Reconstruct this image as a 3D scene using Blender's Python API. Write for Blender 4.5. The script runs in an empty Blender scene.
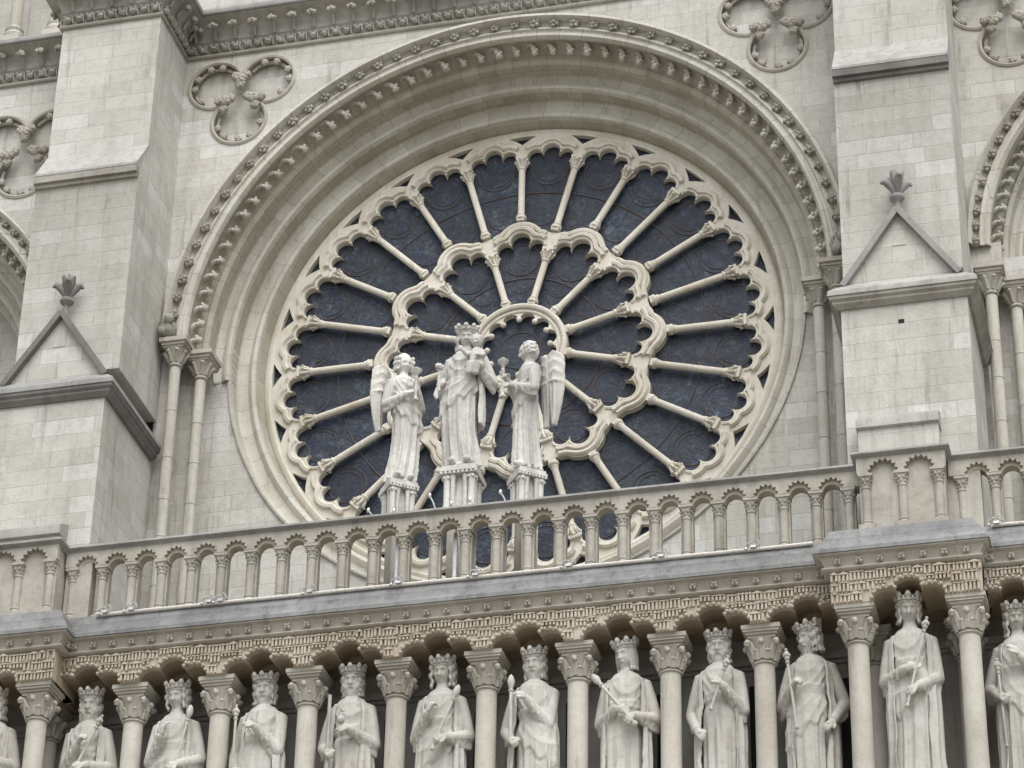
import bpy, bmesh, math, random
from mathutils import Vector, Matrix, Euler
from math import sin, cos, pi, radians as R_

ZC = 31.6            # height of the rose centre above the square
scene = bpy.context.scene
C = scene.collection

# ------------------------------------------------------------------ camera
yaw, pit, rol = -0.25590618, 0.54274687, 0.02043647
f = Vector((sin(yaw)*cos(pit), cos(yaw)*cos(pit), sin(pit)))
rt = Vector((cos(yaw), -sin(yaw), 0)); up = rt.cross(f)
r2 = cos(rol)*rt + sin(rol)*up; u2 = -sin(rol)*rt + cos(rol)*up
cam_d = bpy.data.cameras.new('camera'); cam = bpy.data.objects.new('camera', cam_d); C.objects.link(cam)
M3 = Matrix((r2, u2, -f)).transposed()
cam.matrix_world = Matrix.Translation((12.12165, -46.80871, -29.95868+ZC)) @ M3.to_4x4()
cam_d.sensor_width = 36; cam_d.lens = 3000*36/1024; cam_d.clip_end = 3000; cam_d.clip_start = .1
scene.camera = cam

# ------------------------------------------------------------------ light
SUN_EL, SUN_AZ = R_(58), R_(22)      # azimuth from the facade normal, negative = from the left
w = bpy.data.worlds.new('World'); scene.world = w; w.use_nodes = True
nt = w.node_tree; nt.nodes.clear()
sky = nt.nodes.new('ShaderNodeTexSky'); sky.sky_type = 'NISHITA'; sky.sun_disc = False
sky.sun_elevation = SUN_EL; sky.sun_rotation = pi + SUN_AZ*-1
sky.dust_density = 4.0; sky.ozone_density = 1.0; sky.air_density = 1.0
hs = nt.nodes.new('ShaderNodeHueSaturation'); hs.inputs['Saturation'].default_value = .34
bg = nt.nodes.new('ShaderNodeBackground'); bg.inputs['Strength'].default_value = .135
wo = nt.nodes.new('ShaderNodeOutputWorld')
nt.links.new(sky.outputs[0], hs.inputs['Color']); nt.links.new(hs.outputs[0], bg.inputs[0]); nt.links.new(bg.outputs[0], wo.inputs[0])
sd = bpy.data.lights.new('sun', 'SUN'); sd.energy = 1.0; sd.angle = R_(50); sd.color = (1, .995, .985)
sun = bpy.data.objects.new('sun', sd); C.objects.link(sun)
tosun = Vector((sin(SUN_AZ)*cos(SUN_EL), -cos(SUN_AZ)*cos(SUN_EL), sin(SUN_EL)))
sun.rotation_euler = tosun.to_track_quat('Z', 'Y').to_euler(); sun.location = (-20, -40, 70)
vs = scene.view_settings; vs.view_transform = 'Standard'; vs.look = 'None'; vs.gamma = 1; vs.use_curve_mapping = False
vs.exposure = 0.68

# ------------------------------------------------------------------ materials
def mat(name):
    m = bpy.data.materials.new(name); m.use_nodes = True
    return m, m.node_tree, m.node_tree.nodes, m.node_tree.links, m.node_tree.nodes['Principled BSDF']
def ramp(N, stops, interp='LINEAR'):
    r = N.new('ShaderNodeValToRGB'); r.color_ramp.interpolation = interp
    e = r.color_ramp.elements
    while len(e) > 1: e.remove(e[-1])
    e[0].position = stops[0][0]; e[0].color = (*stops[0][1], 1)
    for p, c in stops[1:]:
        q = e.new(p); q.color = (*c, 1)
    return r
def noise(N, L, vec, scale, detail=4, rough=.6):
    n = N.new('ShaderNodeTexNoise'); n.inputs['Scale'].default_value = scale
    n.inputs['Detail'].default_value = detail; n.inputs['Roughness'].default_value = rough
    L.new(vec, n.inputs['Vector']); return n
def math_(N, L, op, a, b=None, c=None):
    m = N.new('ShaderNodeMath'); m.operation = op
    for i, v in enumerate((a, b, c)):
        if v is None: continue
        if isinstance(v, (int, float)): m.inputs[i].default_value = v
        else: L.new(v, m.inputs[i])
    return m.outputs[0]
def mix(N, L, fac, a, b, mode='MIX'):
    m = N.new('ShaderNodeMix'); m.data_type = 'RGBA'; m.blend_type = mode
    for s, v in ((0, fac), (6, a), (7, b)):
        if isinstance(v, (int, float)): m.inputs[s].default_value = v
        elif isinstance(v, tuple): m.inputs[s].default_value = (*v, 1)
        else: L.new(v, m.inputs[s])
    return m.outputs[2]
def worldpos(N):
    g = N.new('ShaderNodeNewGeometry'); return g.outputs['Position']

def stone(name, a, b, bright=None, pattern=None, stain=.35, bump=.3, bw=.85, bh=.42, stainc=(.30, .27, .215), fine=1.0, streak=True, jw=.009):
    m, T, N, L, B = mat(name)
    P = worldpos(N)
    sx = N.new('ShaderNodeSeparateXYZ'); L.new(P, sx.inputs[0])
    X, Y, Z = sx.outputs
    base = None; jo = None
    n1 = noise(N, L, P, .9, 5); n2 = noise(N, L, P, 7*fine, 6, .7); n3 = noise(N, L, P, 45*fine, 3, .6)
    if pattern:
        if pattern == 'wall':
            U = math_(N, L, 'ADD', X, Y); V = math_(N, L, 'SUBTRACT', Z, .11)
        else:            # radial voussoirs round the rose
            zz = math_(N, L, 'SUBTRACT', Z, ZC)
            an = math_(N, L, 'ARCTAN2', zz, X)
            U = math_(N, L, 'MULTIPLY', an, 5.6)
            rr = math_(N, L, 'SQRT', math_(N, L, 'ADD', math_(N, L, 'MULTIPLY', X, X), math_(N, L, 'MULTIPLY', zz, zz)))
            V = math_(N, L, 'SUBTRACT', rr, Y)
        cb = N.new('ShaderNodeCombineXYZ'); L.new(U, cb.inputs[0]); L.new(V, cb.inputs[1])
        br = N.new('ShaderNodeTexBrick'); L.new(cb.outputs[0], br.inputs['Vector'])
        br.inputs['Scale'].default_value = 1; br.inputs['Brick Width'].default_value = bw; br.inputs['Row Height'].default_value = bh
        br.inputs['Mortar Size'].default_value = jw; br.inputs['Mortar Smooth'].default_value = .4
        br.offset = .43; br.squash = 1.45; br.squash_frequency = 3
        br.inputs['Color1'].default_value = (0, 0, 0, 1); br.inputs['Color2'].default_value = (1, 1, 1, 1); br.inputs['Mortar'].default_value = (.5, .5, .5, 1)
        jo = br.outputs['Fac']
        st = [(0, b), (.22, b), (.34, tuple((x+y)/2 for x, y in zip(a, b))), (.7, a)]
        if bright: st += [(.84, a), (.9, bright)]
        rp = ramp(N, st); L.new(br.outputs['Color'], rp.inputs[0])
        nb = ramp(N, [(.3, b), (.62, a)]); L.new(n1.outputs[0], nb.inputs[0])
        base = mix(N, L, .50, rp.outputs[0], nb.outputs[0])
    else:
        nb = ramp(N, [(.3, b), (.62, a)]); L.new(n1.outputs[0], nb.inputs[0]); base = nb.outputs[0]
    # grime: irregular patches plus vertical run-off streaks
    mp = N.new('ShaderNodeMapping'); mp.inputs['Scale'].default_value = (2.6, 2.6, .28); L.new(P, mp.inputs[0])
    sn = noise(N, L, mp.outputs[0], 1.0, 5, .65)
    sr = ramp(N, [(.50, (0, 0, 0)), (.72, (1, 1, 1))]); L.new(sn.outputs[0], sr.inputs[0])
    pr = ramp(N, [(.47, (0, 0, 0)), (.68, (1, 1, 1))]); L.new(n2.outputs[0], pr.inputs[0])
    fac = math_(N, L, 'MULTIPLY', math_(N, L, 'ADD', math_(N, L, 'MULTIPLY', sr.outputs[0], .8 if streak else .2), math_(N, L, 'MULTIPLY', pr.outputs[0], .55)), stain)
    col = mix(N, L, fac, base, stainc)
    m2 = N.new('ShaderNodeMapping'); m2.inputs['Scale'].default_value = (5.5, 5.5, .5); m2.inputs['Location'].default_value = (3.3, 1.7, .4); L.new(P, m2.inputs[0])
    s2 = noise(N, L, m2.outputs[0], 1.0, 6, .7); r2_ = ramp(N, [(.57, (0, 0, 0)), (.74, (1, 1, 1))]); L.new(s2.outputs[0], r2_.inputs[0])
    col = mix(N, L, math_(N, L, 'MULTIPLY', r2_.outputs[0], .62 if streak else .2), col, tuple(x*.62 for x in stainc))
    n4 = noise(N, L, P, .33, 4, .6); r4 = ramp(N, [(.3, (.88, .87, .85)), (.55, (1.0, 1.0, 1.0)), (.72, (1.06, 1.05, 1.03))]); L.new(n4.outputs[0], r4.inputs[0])
    col = mix(N, L, 1.0, col, r4.outputs[0], 'MULTIPLY')
    fr = ramp(N, [(.25, (.86, .86, .86)), (.7, (1.07, 1.07, 1.07))]); L.new(n3.outputs[0], fr.inputs[0])
    col = mix(N, L, 1.0, col, fr.outputs[0], 'MULTIPLY')
    if jo is not None:
        jf = math_(N, L, 'MULTIPLY', jo, .34 if jw < .0095 else .7)
        col = mix(N, L, jf, col, (.30, .28, .24))
    L.new(col, B.inputs['Base Color']); B.inputs['Roughness'].default_value = .92
    B.inputs['Specular IOR Level'].default_value = .25
    h = math_(N, L, 'ADD', math_(N, L, 'MULTIPLY', n2.outputs[0], .6), math_(N, L, 'MULTIPLY', n3.outputs[0], .25))
    if jo is not None: h = math_(N, L, 'SUBTRACT', h, math_(N, L, 'MULTIPLY', jo, .5))
    bp = N.new('ShaderNodeBump'); bp.inputs['Strength'].default_value = bump; bp.inputs['Distance'].default_value = .03
    L.new(h, bp.inputs['Height']); L.new(bp.outputs[0], B.inputs['Normal'])
    return m

WALL = stone('ashlar_wall', (.57, .563, .52), (.475, .465, .425), (.665, .672, .652), 'wall', .45, .5, bw=.82, bh=.325, stainc=(.27, .25, .21))
ARCH = stone('arch_voussoir', (.51, .485, .41), (.38, .345, .27), None, 'polar', .45, bw=.33, bh=.42, jw=.014)  # soffit stone, browner than arch_pale: staining plus soffit shade put into the colour
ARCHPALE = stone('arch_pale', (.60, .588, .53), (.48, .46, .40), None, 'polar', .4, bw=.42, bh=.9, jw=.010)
CARVE = stone('carved_stone', (.49, .47, .42), (.365, .345, .295), None, None, .55, .5, fine=1.6)
CORNICE = stone('weathered_cornice', (.42, .405, .365), (.29, .275, .24), None, None, .6, .5, fine=1.6, stainc=(.19, .18, .155))
TRACERY = stone('tracery_stone', (.70, .68, .61), (.58, .545, .46), None, None, .45, .4, stainc=(.46, .38, .26))
STATUE = stone('statue_stone', (.55, .54, .50), (.45, .437, .395), None, None, .6, .45, fine=1.3, stainc=(.27, .255, .22))
VIRGIN = stone('white_statue_stone', (.68, .675, .64), (.52, .51, .475), None, None, .75, .5, fine=1.5, stainc=(.30, .295, .27))
COLUMN = stone('column_stone', (.56, .54, .485), (.455, .43, .375), None, None, .45, .3)
BALUST = stone('balustrade_stone', (.47, .45, .40), (.34, .32, .275), None, None, .65, .4, stainc=(.22, .20, .165))
FRIEZE = stone('stained_frieze', (.54, .495, .415), (.42, .37, .29), None, None, .5, .5, fine=2, stainc=(.30, .23, .16))
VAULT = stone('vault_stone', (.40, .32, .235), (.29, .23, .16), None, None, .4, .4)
SETOFF = stone('set_off_slab', (.47, .465, .44), (.36, .355, .335), None, None, .6, .5, stainc=(.22, .22, .21))
GREY = stone('grey_weathered', (.36, .36, .345), (.25, .25, .24), None, None, .5, .5, fine=1.4, stainc=(.17, .17, .165))
DARKBAR = stone('dark_coping', (.24, .235, .22), (.15, .145, .135), None, None, .5, .5, fine=1.6, stainc=(.10, .10, .09))
LEAD = stone('lead_sheet', (.28, .283, .28), (.185, .188, .19), None, None, .7, .35, stainc=(.10, .10, .10))
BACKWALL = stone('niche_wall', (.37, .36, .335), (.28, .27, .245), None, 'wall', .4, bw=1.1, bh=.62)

def simple(name, c, rough=.7, metal=0):
    m, T, N, L, B = mat(name); B.inputs['Base Color'].default_value = (*c, 1)
    B.inputs['Roughness'].default_value = rough; B.inputs['Metallic'].default_value = metal
    n = noise(N, L, worldpos(N), 20, 3); r = ramp(N, [(.3, tuple(x*.8 for x in c)), (.7, tuple(min(1, x*1.15) for x in c))])
    L.new(n.outputs[0], r.inputs[0]); L.new(r.outputs[0], B.inputs['Base Color'])
    return m
IRON = simple('dark_iron', (.085, .062, .055), .8)
WHITECABLE = simple('pale_cable', (.62, .60, .55), .5)
METAL = simple('bright_metal', (.6, .6, .6), .35, .6)
VOID = simple('dark_void', (.012, .012, .013), .9)

def glassmat():
    m, T, N, L, B = mat('stained_glass'); P = worldpos(N)
    oi = N.new('ShaderNodeObjectInfo')
    v = N.new('ShaderNodeTexVoronoi'); v.feature = 'DISTANCE_TO_EDGE'; v.inputs['Scale'].default_value = 7.5; L.new(P, v.inputs['Vector'])
    v2 = N.new('ShaderNodeTexVoronoi'); v2.inputs['Scale'].default_value = 7.5; L.new(P, v2.inputs['Vector'])
    n = noise(N, L, P, 3.0, 8, .78); n2 = noise(N, L, P, 11, 6, .75)
    c1 = ramp(N, [(.30, (.011, .018, .030)), (.5, (.021, .035, .060)), (.68, (.06, .084, .120))]); L.new(n.outputs[0], c1.inputs[0])
    c2 = ramp(N, [(.36, (.45, .47, .5)), (.55, (1, 1, 1)), (.70, (2.3, 2.2, 2.05))]); L.new(n2.outputs[0], c2.inputs[0])
    col = mix(N, L, 1.0, c1.outputs[0], c2.outputs[0], 'MULTIPLY')
    sp_ = N.new('ShaderNodeSeparateColor'); L.new(v2.outputs['Color'], sp_.inputs[0])
    cr = ramp(N, [(0, (.55, .65, .95)), (.45, (1, 1, 1)), (.8, (1.45, 1.2, 1.05)), (1, (1.9, 1.8, 1.7))]); L.new(sp_.outputs[0], cr.inputs[0])
    col = mix(N, L, .85, col, cr.outputs[0], 'MULTIPLY')
    pr = ramp(N, [(0, (.55, .58, .64)), (.5, (.8, .8, .8)), (1, (1.25, 1.2, 1.15))]); L.new(oi.outputs['Random'], pr.inputs[0])
    col = mix(N, L, 1.0, col, pr.outputs[0], 'MULTIPLY')
    er = ramp(N, [(.03, (1, 1, 1)), (.08, (0, 0, 0))]); L.new(v.outputs[0], er.inputs[0])
    col = mix(N, L, math_(N, L, 'MULTIPLY', er.outputs[0], .8), col, (.017, .018, .021))
    L.new(col, B.inputs['Base Color']); B.inputs['Roughness'].default_value = .33; B.inputs['Specular IOR Level'].default_value = .3
    bp = N.new('ShaderNodeBump'); bp.inputs['Strength'].default_value = .7; bp.inputs['Distance'].default_value = .03
    L.new(math_(N, L, 'ADD', n2.outputs[0], sp_.outputs[1]), bp.inputs['Height']); L.new(bp.outputs[0], B.inputs['Normal'])
    return m
GLASS = glassmat()

# ------------------------------------------------------------------ mesh helpers
class MB:
    def __init__(s): s.v = []; s.f = []
    def add(s, vs, fs):
        o = len(s.v); s.v += [tuple(p) for p in vs]; s.f += [tuple(i+o for i in q) for q in fs]
    def box(s, x0, x1, y0, y1, z0, z1):
        s.add([(x0,y0,z0),(x1,y0,z0),(x1,y1,z0),(x0,y1,z0),(x0,y0,z1),(x1,y0,z1),(x1,y1,z1),(x0,y1,z1)],
              [(0,3,2,1),(4,5,6,7),(0,1,5,4),(1,2,6,5),(2,3,7,6),(3,0,4,7)])
    def prism(s, poly, y0, y1):          # poly in xz
        n = len(poly)
        s.add([(x,y0,z) for x,z in poly]+[(x,y1,z) for x,z in poly],
              [tuple(range(n)), tuple(range(2*n-1,n-1,-1))]+[(i,(i+1)%n,n+(i+1)%n,n+i) for i in range(n)])
    def lathe(s, prof, cx=0, cy=0, n=16, axis=None, org=None, cap=True):   # prof [(r, h)]
        # axis: direction of h, org: start
        if axis is None: A = Vector((0,0,1)); O = Vector((cx,cy,0))
        else: A = Vector(axis).normalized(); O = Vector(org)
        e1 = A.orthogonal().normalized() if abs(A.z) < .99 else Vector((1,0,0)); e2 = A.cross(e1)
        vs = []; fs = []
        for r, h in prof:
            for k in range(n):
                a = 2*pi*k/n; vs.append(O + A*h + e1*(r*cos(a)) + e2*(r*sin(a)))
        for i in range(len(prof)-1):
            for k in range(n):
                fs.append((i*n+k, i*n+(k+1)%n, (i+1)*n+(k+1)%n, (i+1)*n+k))
        if cap: fs += [tuple(range(n-1,-1,-1)), tuple(range((len(prof)-1)*n, len(prof)*n))]
        s.add(vs, fs)
    def tube(s, path, rad, n=8, closed=False, squash=None):
        path = [Vector(p) for p in path]; m = len(path); vs = []; fs = []
        if not isinstance(rad, (list, tuple)): rad = [rad]*m
        prev = None
        for i, p in enumerate(path):
            if closed: t = path[(i+1) % m]-path[i-1]
            else: t = path[min(i+1, m-1)]-path[max(i-1, 0)]
            if t.length < 1e-9: t = Vector((0,0,1))
            t.normalize()
            if prev is None: e1 = t.orthogonal().normalized()
            else:
                e1 = prev - t*prev.dot(t)
                e1 = e1.normalized() if e1.length > 1e-6 else t.orthogonal().normalized()
            prev = e1; e2 = t.cross(e1)
            for k in range(n):
                a = 2*pi*k/n; vs.append(p + (e1*cos(a)+e2*sin(a))*rad[i])
        mm = m if closed else m-1
        for i in range(mm):
            j = (i+1) % m
            for k in range(n): fs.append((i*n+k, i*n+(k+1)%n, j*n+(k+1)%n, j*n+k))
        if not closed: fs += [tuple(range(n-1,-1,-1)), tuple(range((m-1)*n, m*n))]
        s.add(vs, fs)
    def ball(s, c, r, nu=8, nv=6, bump=0, seed=0):
        if not isinstance(r, (tuple, list)): r = (r, r, r)
        rnd = random.Random(seed); vs = [(c[0],c[1],c[2]+r[2])]; fs = []
        for i in range(1, nv):
            for k in range(nu):
                th = pi*i/nv; ph = 2*pi*k/nu; q = 1+bump*(rnd.random()-.5)*2
                vs.append((c[0]+r[0]*q*sin(th)*cos(ph), c[1]+r[1]*q*sin(th)*sin(ph), c[2]+r[2]*q*cos(th)))
        vs.append((c[0],c[1],c[2]-r[2])); e = len(vs)-1
        for k in range(nu): fs.append((0, 1+k, 1+(k+1)%nu)); fs.append((e, 1+(nv-2)*nu+(k+1)%nu, 1+(nv-2)*nu+k))
        for i in range(nv-2):
            for k in range(nu): fs.append((1+i*nu+k, 1+(i+1)*nu+k, 1+(i+1)*nu+(k+1)%nu, 1+i*nu+(k+1)%nu))
        s.add(vs, fs)
    def rev(s, prof, a0=0, a1=360, n=180, cx=0, cz=0):      # prof [(R,y)], revolve about the y axis
        full = abs(a1-a0) >= 359.9; vs = []; fs = []; m = len(prof); cnt = n if full else n+1
        for i in range(cnt):
            a = R_(a0+(a1-a0)*i/n)
            for r, y in prof: vs.append((cx+r*cos(a), y, cz+r*sin(a)))
        for i in range(n):
            j = (i+1) % cnt
            for k in range(m-1): fs.append((i*m+k, i*m+k+1, j*m+k+1, j*m+k))
        s.add(vs, fs)
    def plan(s, path, prof):        # sweep a profile [(offset outward, z)] along a plan path [(x,y)], outward = right-hand side (-y when path runs +x)
        P = [Vector(p) for p in path]; m = len(P); nrm = []
        for i in range(m-1):
            d = (P[i+1]-P[i]).normalized(); nrm.append(Vector((d.y, -d.x)))
        mit = []
        for i in range(m):
            if i == 0: mit.append(nrm[0])
            elif i == m-1: mit.append(nrm[-1])
            else:
                a = nrm[i-1]+nrm[i]; a.normalize(); mit.append(a/max(.2, a.dot(nrm[i])))
        vs = []; fs = []; k = len(prof)
        for i in range(m):
            for o, z in prof: q = P[i]+mit[i]*o; vs.append((q.x, q.y, z))
        for i in range(m-1):
            for j in range(k-1): fs.append((i*k+j, i*k+j+1, (i+1)*k+j+1, (i+1)*k+j))
        fs.append(tuple(range(k))); fs.append(tuple(range((m-1)*k, m*k))[::-1])
        s.add(vs, fs)
    def mesh(s, name, m, smooth=35):
        me = bpy.data.meshes.new(name); me.from_pydata(s.v, [], s.f); me.validate()
        fin(me, m, smooth); return me
    def build(s, name, m, parent=None, smooth=35, loc=None):
        return link(name, s.mesh(name, m, smooth), parent, loc)
def fin(me, m, smooth=35):
    bm = bmesh.new(); bm.from_mesh(me); bmesh.ops.recalc_face_normals(bm, faces=bm.faces); bm.to_mesh(me); bm.free()
    me.materials.clear(); me.materials.append(m)
    if smooth:
        me.shade_smooth(); me.set_sharp_from_angle(angle=R_(smooth))
def link(name, me, parent=None, loc=None):
    o = bpy.data.objects.new(name, me); C.objects.link(o)
    if parent is not None: o.parent = parent
    if loc is not None: o.location = loc
    return o
def empty(name, loc, label=None, cat=None, group=None, rz=0):
    o = bpy.data.objects.new(name, None); C.objects.link(o); o.location = loc; o.rotation_euler = (0,0,rz); o.empty_display_size = .3
    if label: o['label'] = label; o['category'] = cat
    if group: o['group'] = group
    return o
def fill(name, outer, holes, y0, y1, bev=0.0):
    """2D outline with holes in the xz plane, given thickness from y0 (front) to y1"""
    cu = bpy.data.curves.new(name, 'CURVE'); cu.dimensions = '2D'; cu.fill_mode = 'BOTH'
    for P in [outer]+holes:
        P = [p for i, p in enumerate(P) if abs(p[0]-P[i-1][0])+abs(p[1]-P[i-1][1]) > 1e-5]
        sp = cu.splines.new('POLY'); sp.points.add(len(P)-1)
        for i, (x, z) in enumerate(P): sp.points[i].co = (x, z, 0, 1)
        sp.use_cyclic_u = True
    cu.extrude = (y1-y0)/2
    ob = bpy.data.objects.new(name, cu); C.objects.link(ob)
    dg = bpy.context.evaluated_depsgraph_get(); dg.update()
    me = bpy.data.meshes.new_from_object(ob.evaluated_get(dg))
    yc = (y0+y1)/2
    for v in me.vertices:
        x, z, t = v.co; v.co = (x, yc-t, z)
    bpy.data.objects.remove(ob); bpy.data.curves.remove(cu)
    bm = bmesh.new(); bm.from_mesh(me); bmesh.ops.remove_doubles(bm, verts=bm.verts, dist=1e-5); bm.to_mesh(me); bm.free()
    return me
def arc(cx, cz, r, a0, a1, n):
    return [(cx+r*cos(R_(a0+(a1-a0)*i/n)), cz+r*sin(R_(a0+(a1-a0)*i/n))) for i in range(n+1)]
def mesh_into(mb, me, tf=None):
    vs = [tuple((tf @ v.co) if tf else v.co) for v in me.vertices]
    mb.add(vs, [tuple(p.vertices) for p in me.polygons])

rnd = random.Random(7)
GROUND = 0
# ------------------------------------------------------------------ ground
g = MB(); g.box(-1500, 1500, -1500, 1500, -2, 0)
m, T, N, L, B = mat('paving'); P = worldpos(N); br = N.new('ShaderNodeTexBrick'); L.new(P, br.inputs['Vector'])
br.inputs['Color1'].default_value = (.30, .28, .24, 1); br.inputs['Color2'].default_value = (.25, .23, .20, 1); br.inputs['Mortar'].default_value = (.2, .18, .15, 1)
br.inputs['Scale'].default_value = 1; br.inputs['Mortar Size'].default_value = .015
L.new(br.outputs[0], B.inputs['Base Color']); B.inputs['Roughness'].default_value = .9
PAVE = m
go = g.build('ground', PAVE); go['kind'] = 'structure'; go['label'] = 'stone paved square in front of the cathedral'; 

# ------------------------------------------------------------------ the cathedral facade
F = empty('cathedral_facade', (0, 0, 0), 'pale limestone gothic cathedral front with a large wheel rose window and an arcaded gallery', 'cathedral')
def part(name, mb, m, parent=F, smooth=35):      # coordinates are relative to the rose centre
    o = mb.build(name, m, parent, smooth); 
    if parent is F: o.location = (0, 0, ZC)
    return o
def partm(name, me, m, parent=F, smooth=35):
    fin(me, m, smooth); o = link(name, me, parent)
    if parent is F: o.location = (0, 0, ZC)
    return o
WY = -1.54; XB0, XB1 = 6.64, 8.70
RO = 6.60

# trefoil outline
TR = [(-.54, .31), (.54, .31), (0, -.62)]
def trefoil(cx, cz, r):
    pts = []
    for i in range(360):
        a = 2*pi*i/360; d = (cos(a), sin(a)); best = 0
        for c in TR:
            b = d[0]*c[0]+d[1]*c[1]; disc = b*b-(c[0]**2+c[1]**2)+r*r
            if disc >= 0: best = max(best, b+math.sqrt(disc))
        pts.append((cx+d[0]*best, cz+d[1]*best))
    return pts
TREF = [(-5.42, 5.72), (5.36, 5.72), (-9.95, 5.12), (9.72, 5.12)]

# spandrel wall above the great arch
outer = [(-6.9, -.05), (-6.9, 7.7), (6.9, 7.7), (6.9, -.05), (RO, -.05)]+arc(0, 0, RO, 0, 180, 120)+[(-RO, -.05)]
me = fill('wall', outer, [trefoil(x, z, .545) for x, z in TREF[:2]], WY, WY+.28)
partm('wall', me, WALL)
# side bays (upper wall with a pointed window arch)
def pointed(cx, hw, R, z0, n=40):
    """pointed arch outline, left spring -> apex -> right spring; centres at cx-hw+R and cx+hw-R"""
    cl = cx-hw+R; a_ap = math.degrees(math.acos(max(-1, min(1, (cx-cl)/R))))
    L_ = [(cl+R*cos(R_(180+(a_ap-180)*i/n)), z0+R*sin(R_(180+(a_ap-180)*i/n))) for i in range(n+1)]
    Rr = [(2*cx-x, z) for x, z in L_[::-1]][1:]
    return L_+Rr
SB = 12.7
for sgn in (-1, 1):
    tr = [t for t in TREF if t[0]*sgn > 8][0]
    hole = pointed(SB, SB-13.5+4.85, 4.85, 0)
    hole = [(sgn*x, z) for x, z in hole]
    outer = [(sgn*8.55, -.05), (sgn*8.55, 7.7), (sgn*20, 7.7), (sgn*20, -.05), (sgn*(2*SB-8.65), -.05)]+hole[::-1]+[(sgn*8.65, -.05)]
    partm('wall', fill('wall', outer, [trefoil(*tr, .545)], WY, WY+.28), WALL)
for (cx, cz) in TREF:
    mb = MB()
    mb.prism([(x, z) for x, z in trefoil(cx, cz, .60)][::3], WY+.17, WY+.25)
    t = part('trefoil_panel', mb, WALL)
    mb = MB(); p = trefoil(cx, cz, .56)[::3]; mb.tube([(x, WY-.0, z) for x, z in p], .045, 6, True)
    
    for c in TR:
        b_ = math.degrees(math.atan2(c[1], c[0])); mb.tube([(x, WY+.09, z) for x, z in arc(cx+c[0], cz+c[1], .465, b_-112, b_+112, 26)], .035, 6)
    o = mb.build('rim', CARVE, t)
    t.name = 'trefoil_panel'
    k = 0
    def boss(x, y, z, r):
        b_ = MB()
        for q in range(5): an = q*1.257+k; b_.ball((r*.5*cos(an), -r*.35, r*.5*sin(an)), (r*.58, r*.7, r*.58), 7, 5, .2, q+k)
        b_.ball((0, -r*.1, 0), (r*.7, r*1.0, r*.7), 8, 6, .1, k)
        o_ = b_.build('leaf_boss', CARVE, t, 60); o_.location = (x, y, z)
    for a in (90, 210, 330):
        d = (cos(R_(a)), sin(R_(a)))
        for q, rr, s_ in ((.44, .10, -1), (.44, .10, 1), (.33, .12, 0), (.21, .10, 0)):
            k += 1; boss(cx+d[0]*q-d[1]*s_*.11, WY-.02-(.03 if s_ == 0 else 0), cz+d[1]*q+d[0]*s_*.11, rr)
    for c in TR:
        base = math.degrees(math.atan2(c[1], c[0]))
        for a in (-80, -42, -5, 33, 72):
            k += 1; ang = R_(base+a+6*(k % 2)); boss(cx+c[0]+cos(ang)*.45, WY+.04, cz+c[1]+sin(ang)*.45, .075)

# stepped orders of the great arch
def roll(cr, cy, r, n=6, a0=200, a1=-20):
    return [(cr-r*cos(R_(a0+(a1-a0)*i/n)), cy-r*sin(R_(a0+(a1-a0)*i/n))) for i in range(n+1)]
mb = MB()
mb.rev([(6.64, WY+.02), (6.64, -1.66), (6.60, -1.74), (6.54, -1.75), (6.51, -1.68), (6.49, -1.55), (6.42, -1.53), (6.36, -1.60), (6.31, -1.62), (6.29, -1.57), (6.24, -1.57), (6.22, -1.60), (6.17, -1.60), (6.14, -1.56), (6.13, -1.50)], 0, 180, 120)
arch1 = part('arch_moulding', mb, ARCHPALE)
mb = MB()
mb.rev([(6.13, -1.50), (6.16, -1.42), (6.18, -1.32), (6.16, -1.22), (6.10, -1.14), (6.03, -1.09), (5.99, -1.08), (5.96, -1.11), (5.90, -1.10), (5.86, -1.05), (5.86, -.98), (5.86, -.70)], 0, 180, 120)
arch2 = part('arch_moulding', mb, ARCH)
mb = MB()
mb.rev([(5.86, -.72), (5.86, -.66), (5.80, -.62), (5.72, -.62), (5.68, -.66), (5.62, -.70), (5.56, -.69), (5.53, -.63), (5.53, -.58)], -4, 184, 120)
part('arch_moulding', mb, ARCHPALE)
mb = MB()
mb.rev([(5.60, -.615), (5.585, -.66), (5.55, -.67), (5.53, -.63), (5.53, -.30), (5.51, -.28)], 176, 364, 120)
part('arch_moulding', mb, ARCHPALE)
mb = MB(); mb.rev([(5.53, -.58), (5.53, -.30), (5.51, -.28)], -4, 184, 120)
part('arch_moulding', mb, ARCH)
mb = MB()
mb.rev([(5.51, -.28), (5.44, -.24), (5.30, -.25), (5.27, -.30), (5.21, -.34), (5.15, -.32), (5.12, -.26), (5.12, -.2)], 0, 360, 200)
part('arch_moulding', mb, ARCHPALE)
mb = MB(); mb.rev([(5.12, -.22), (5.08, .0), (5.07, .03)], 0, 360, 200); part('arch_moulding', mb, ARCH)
mb = MB(); mb.rev([(5.08, .03), (5.03, -.03), (4.96, -.05), (4.93, -.03), (4.92, .02), (4.92, .3)], 0, 360, 200)
part('rose_frame', mb, TRACERY)

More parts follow.
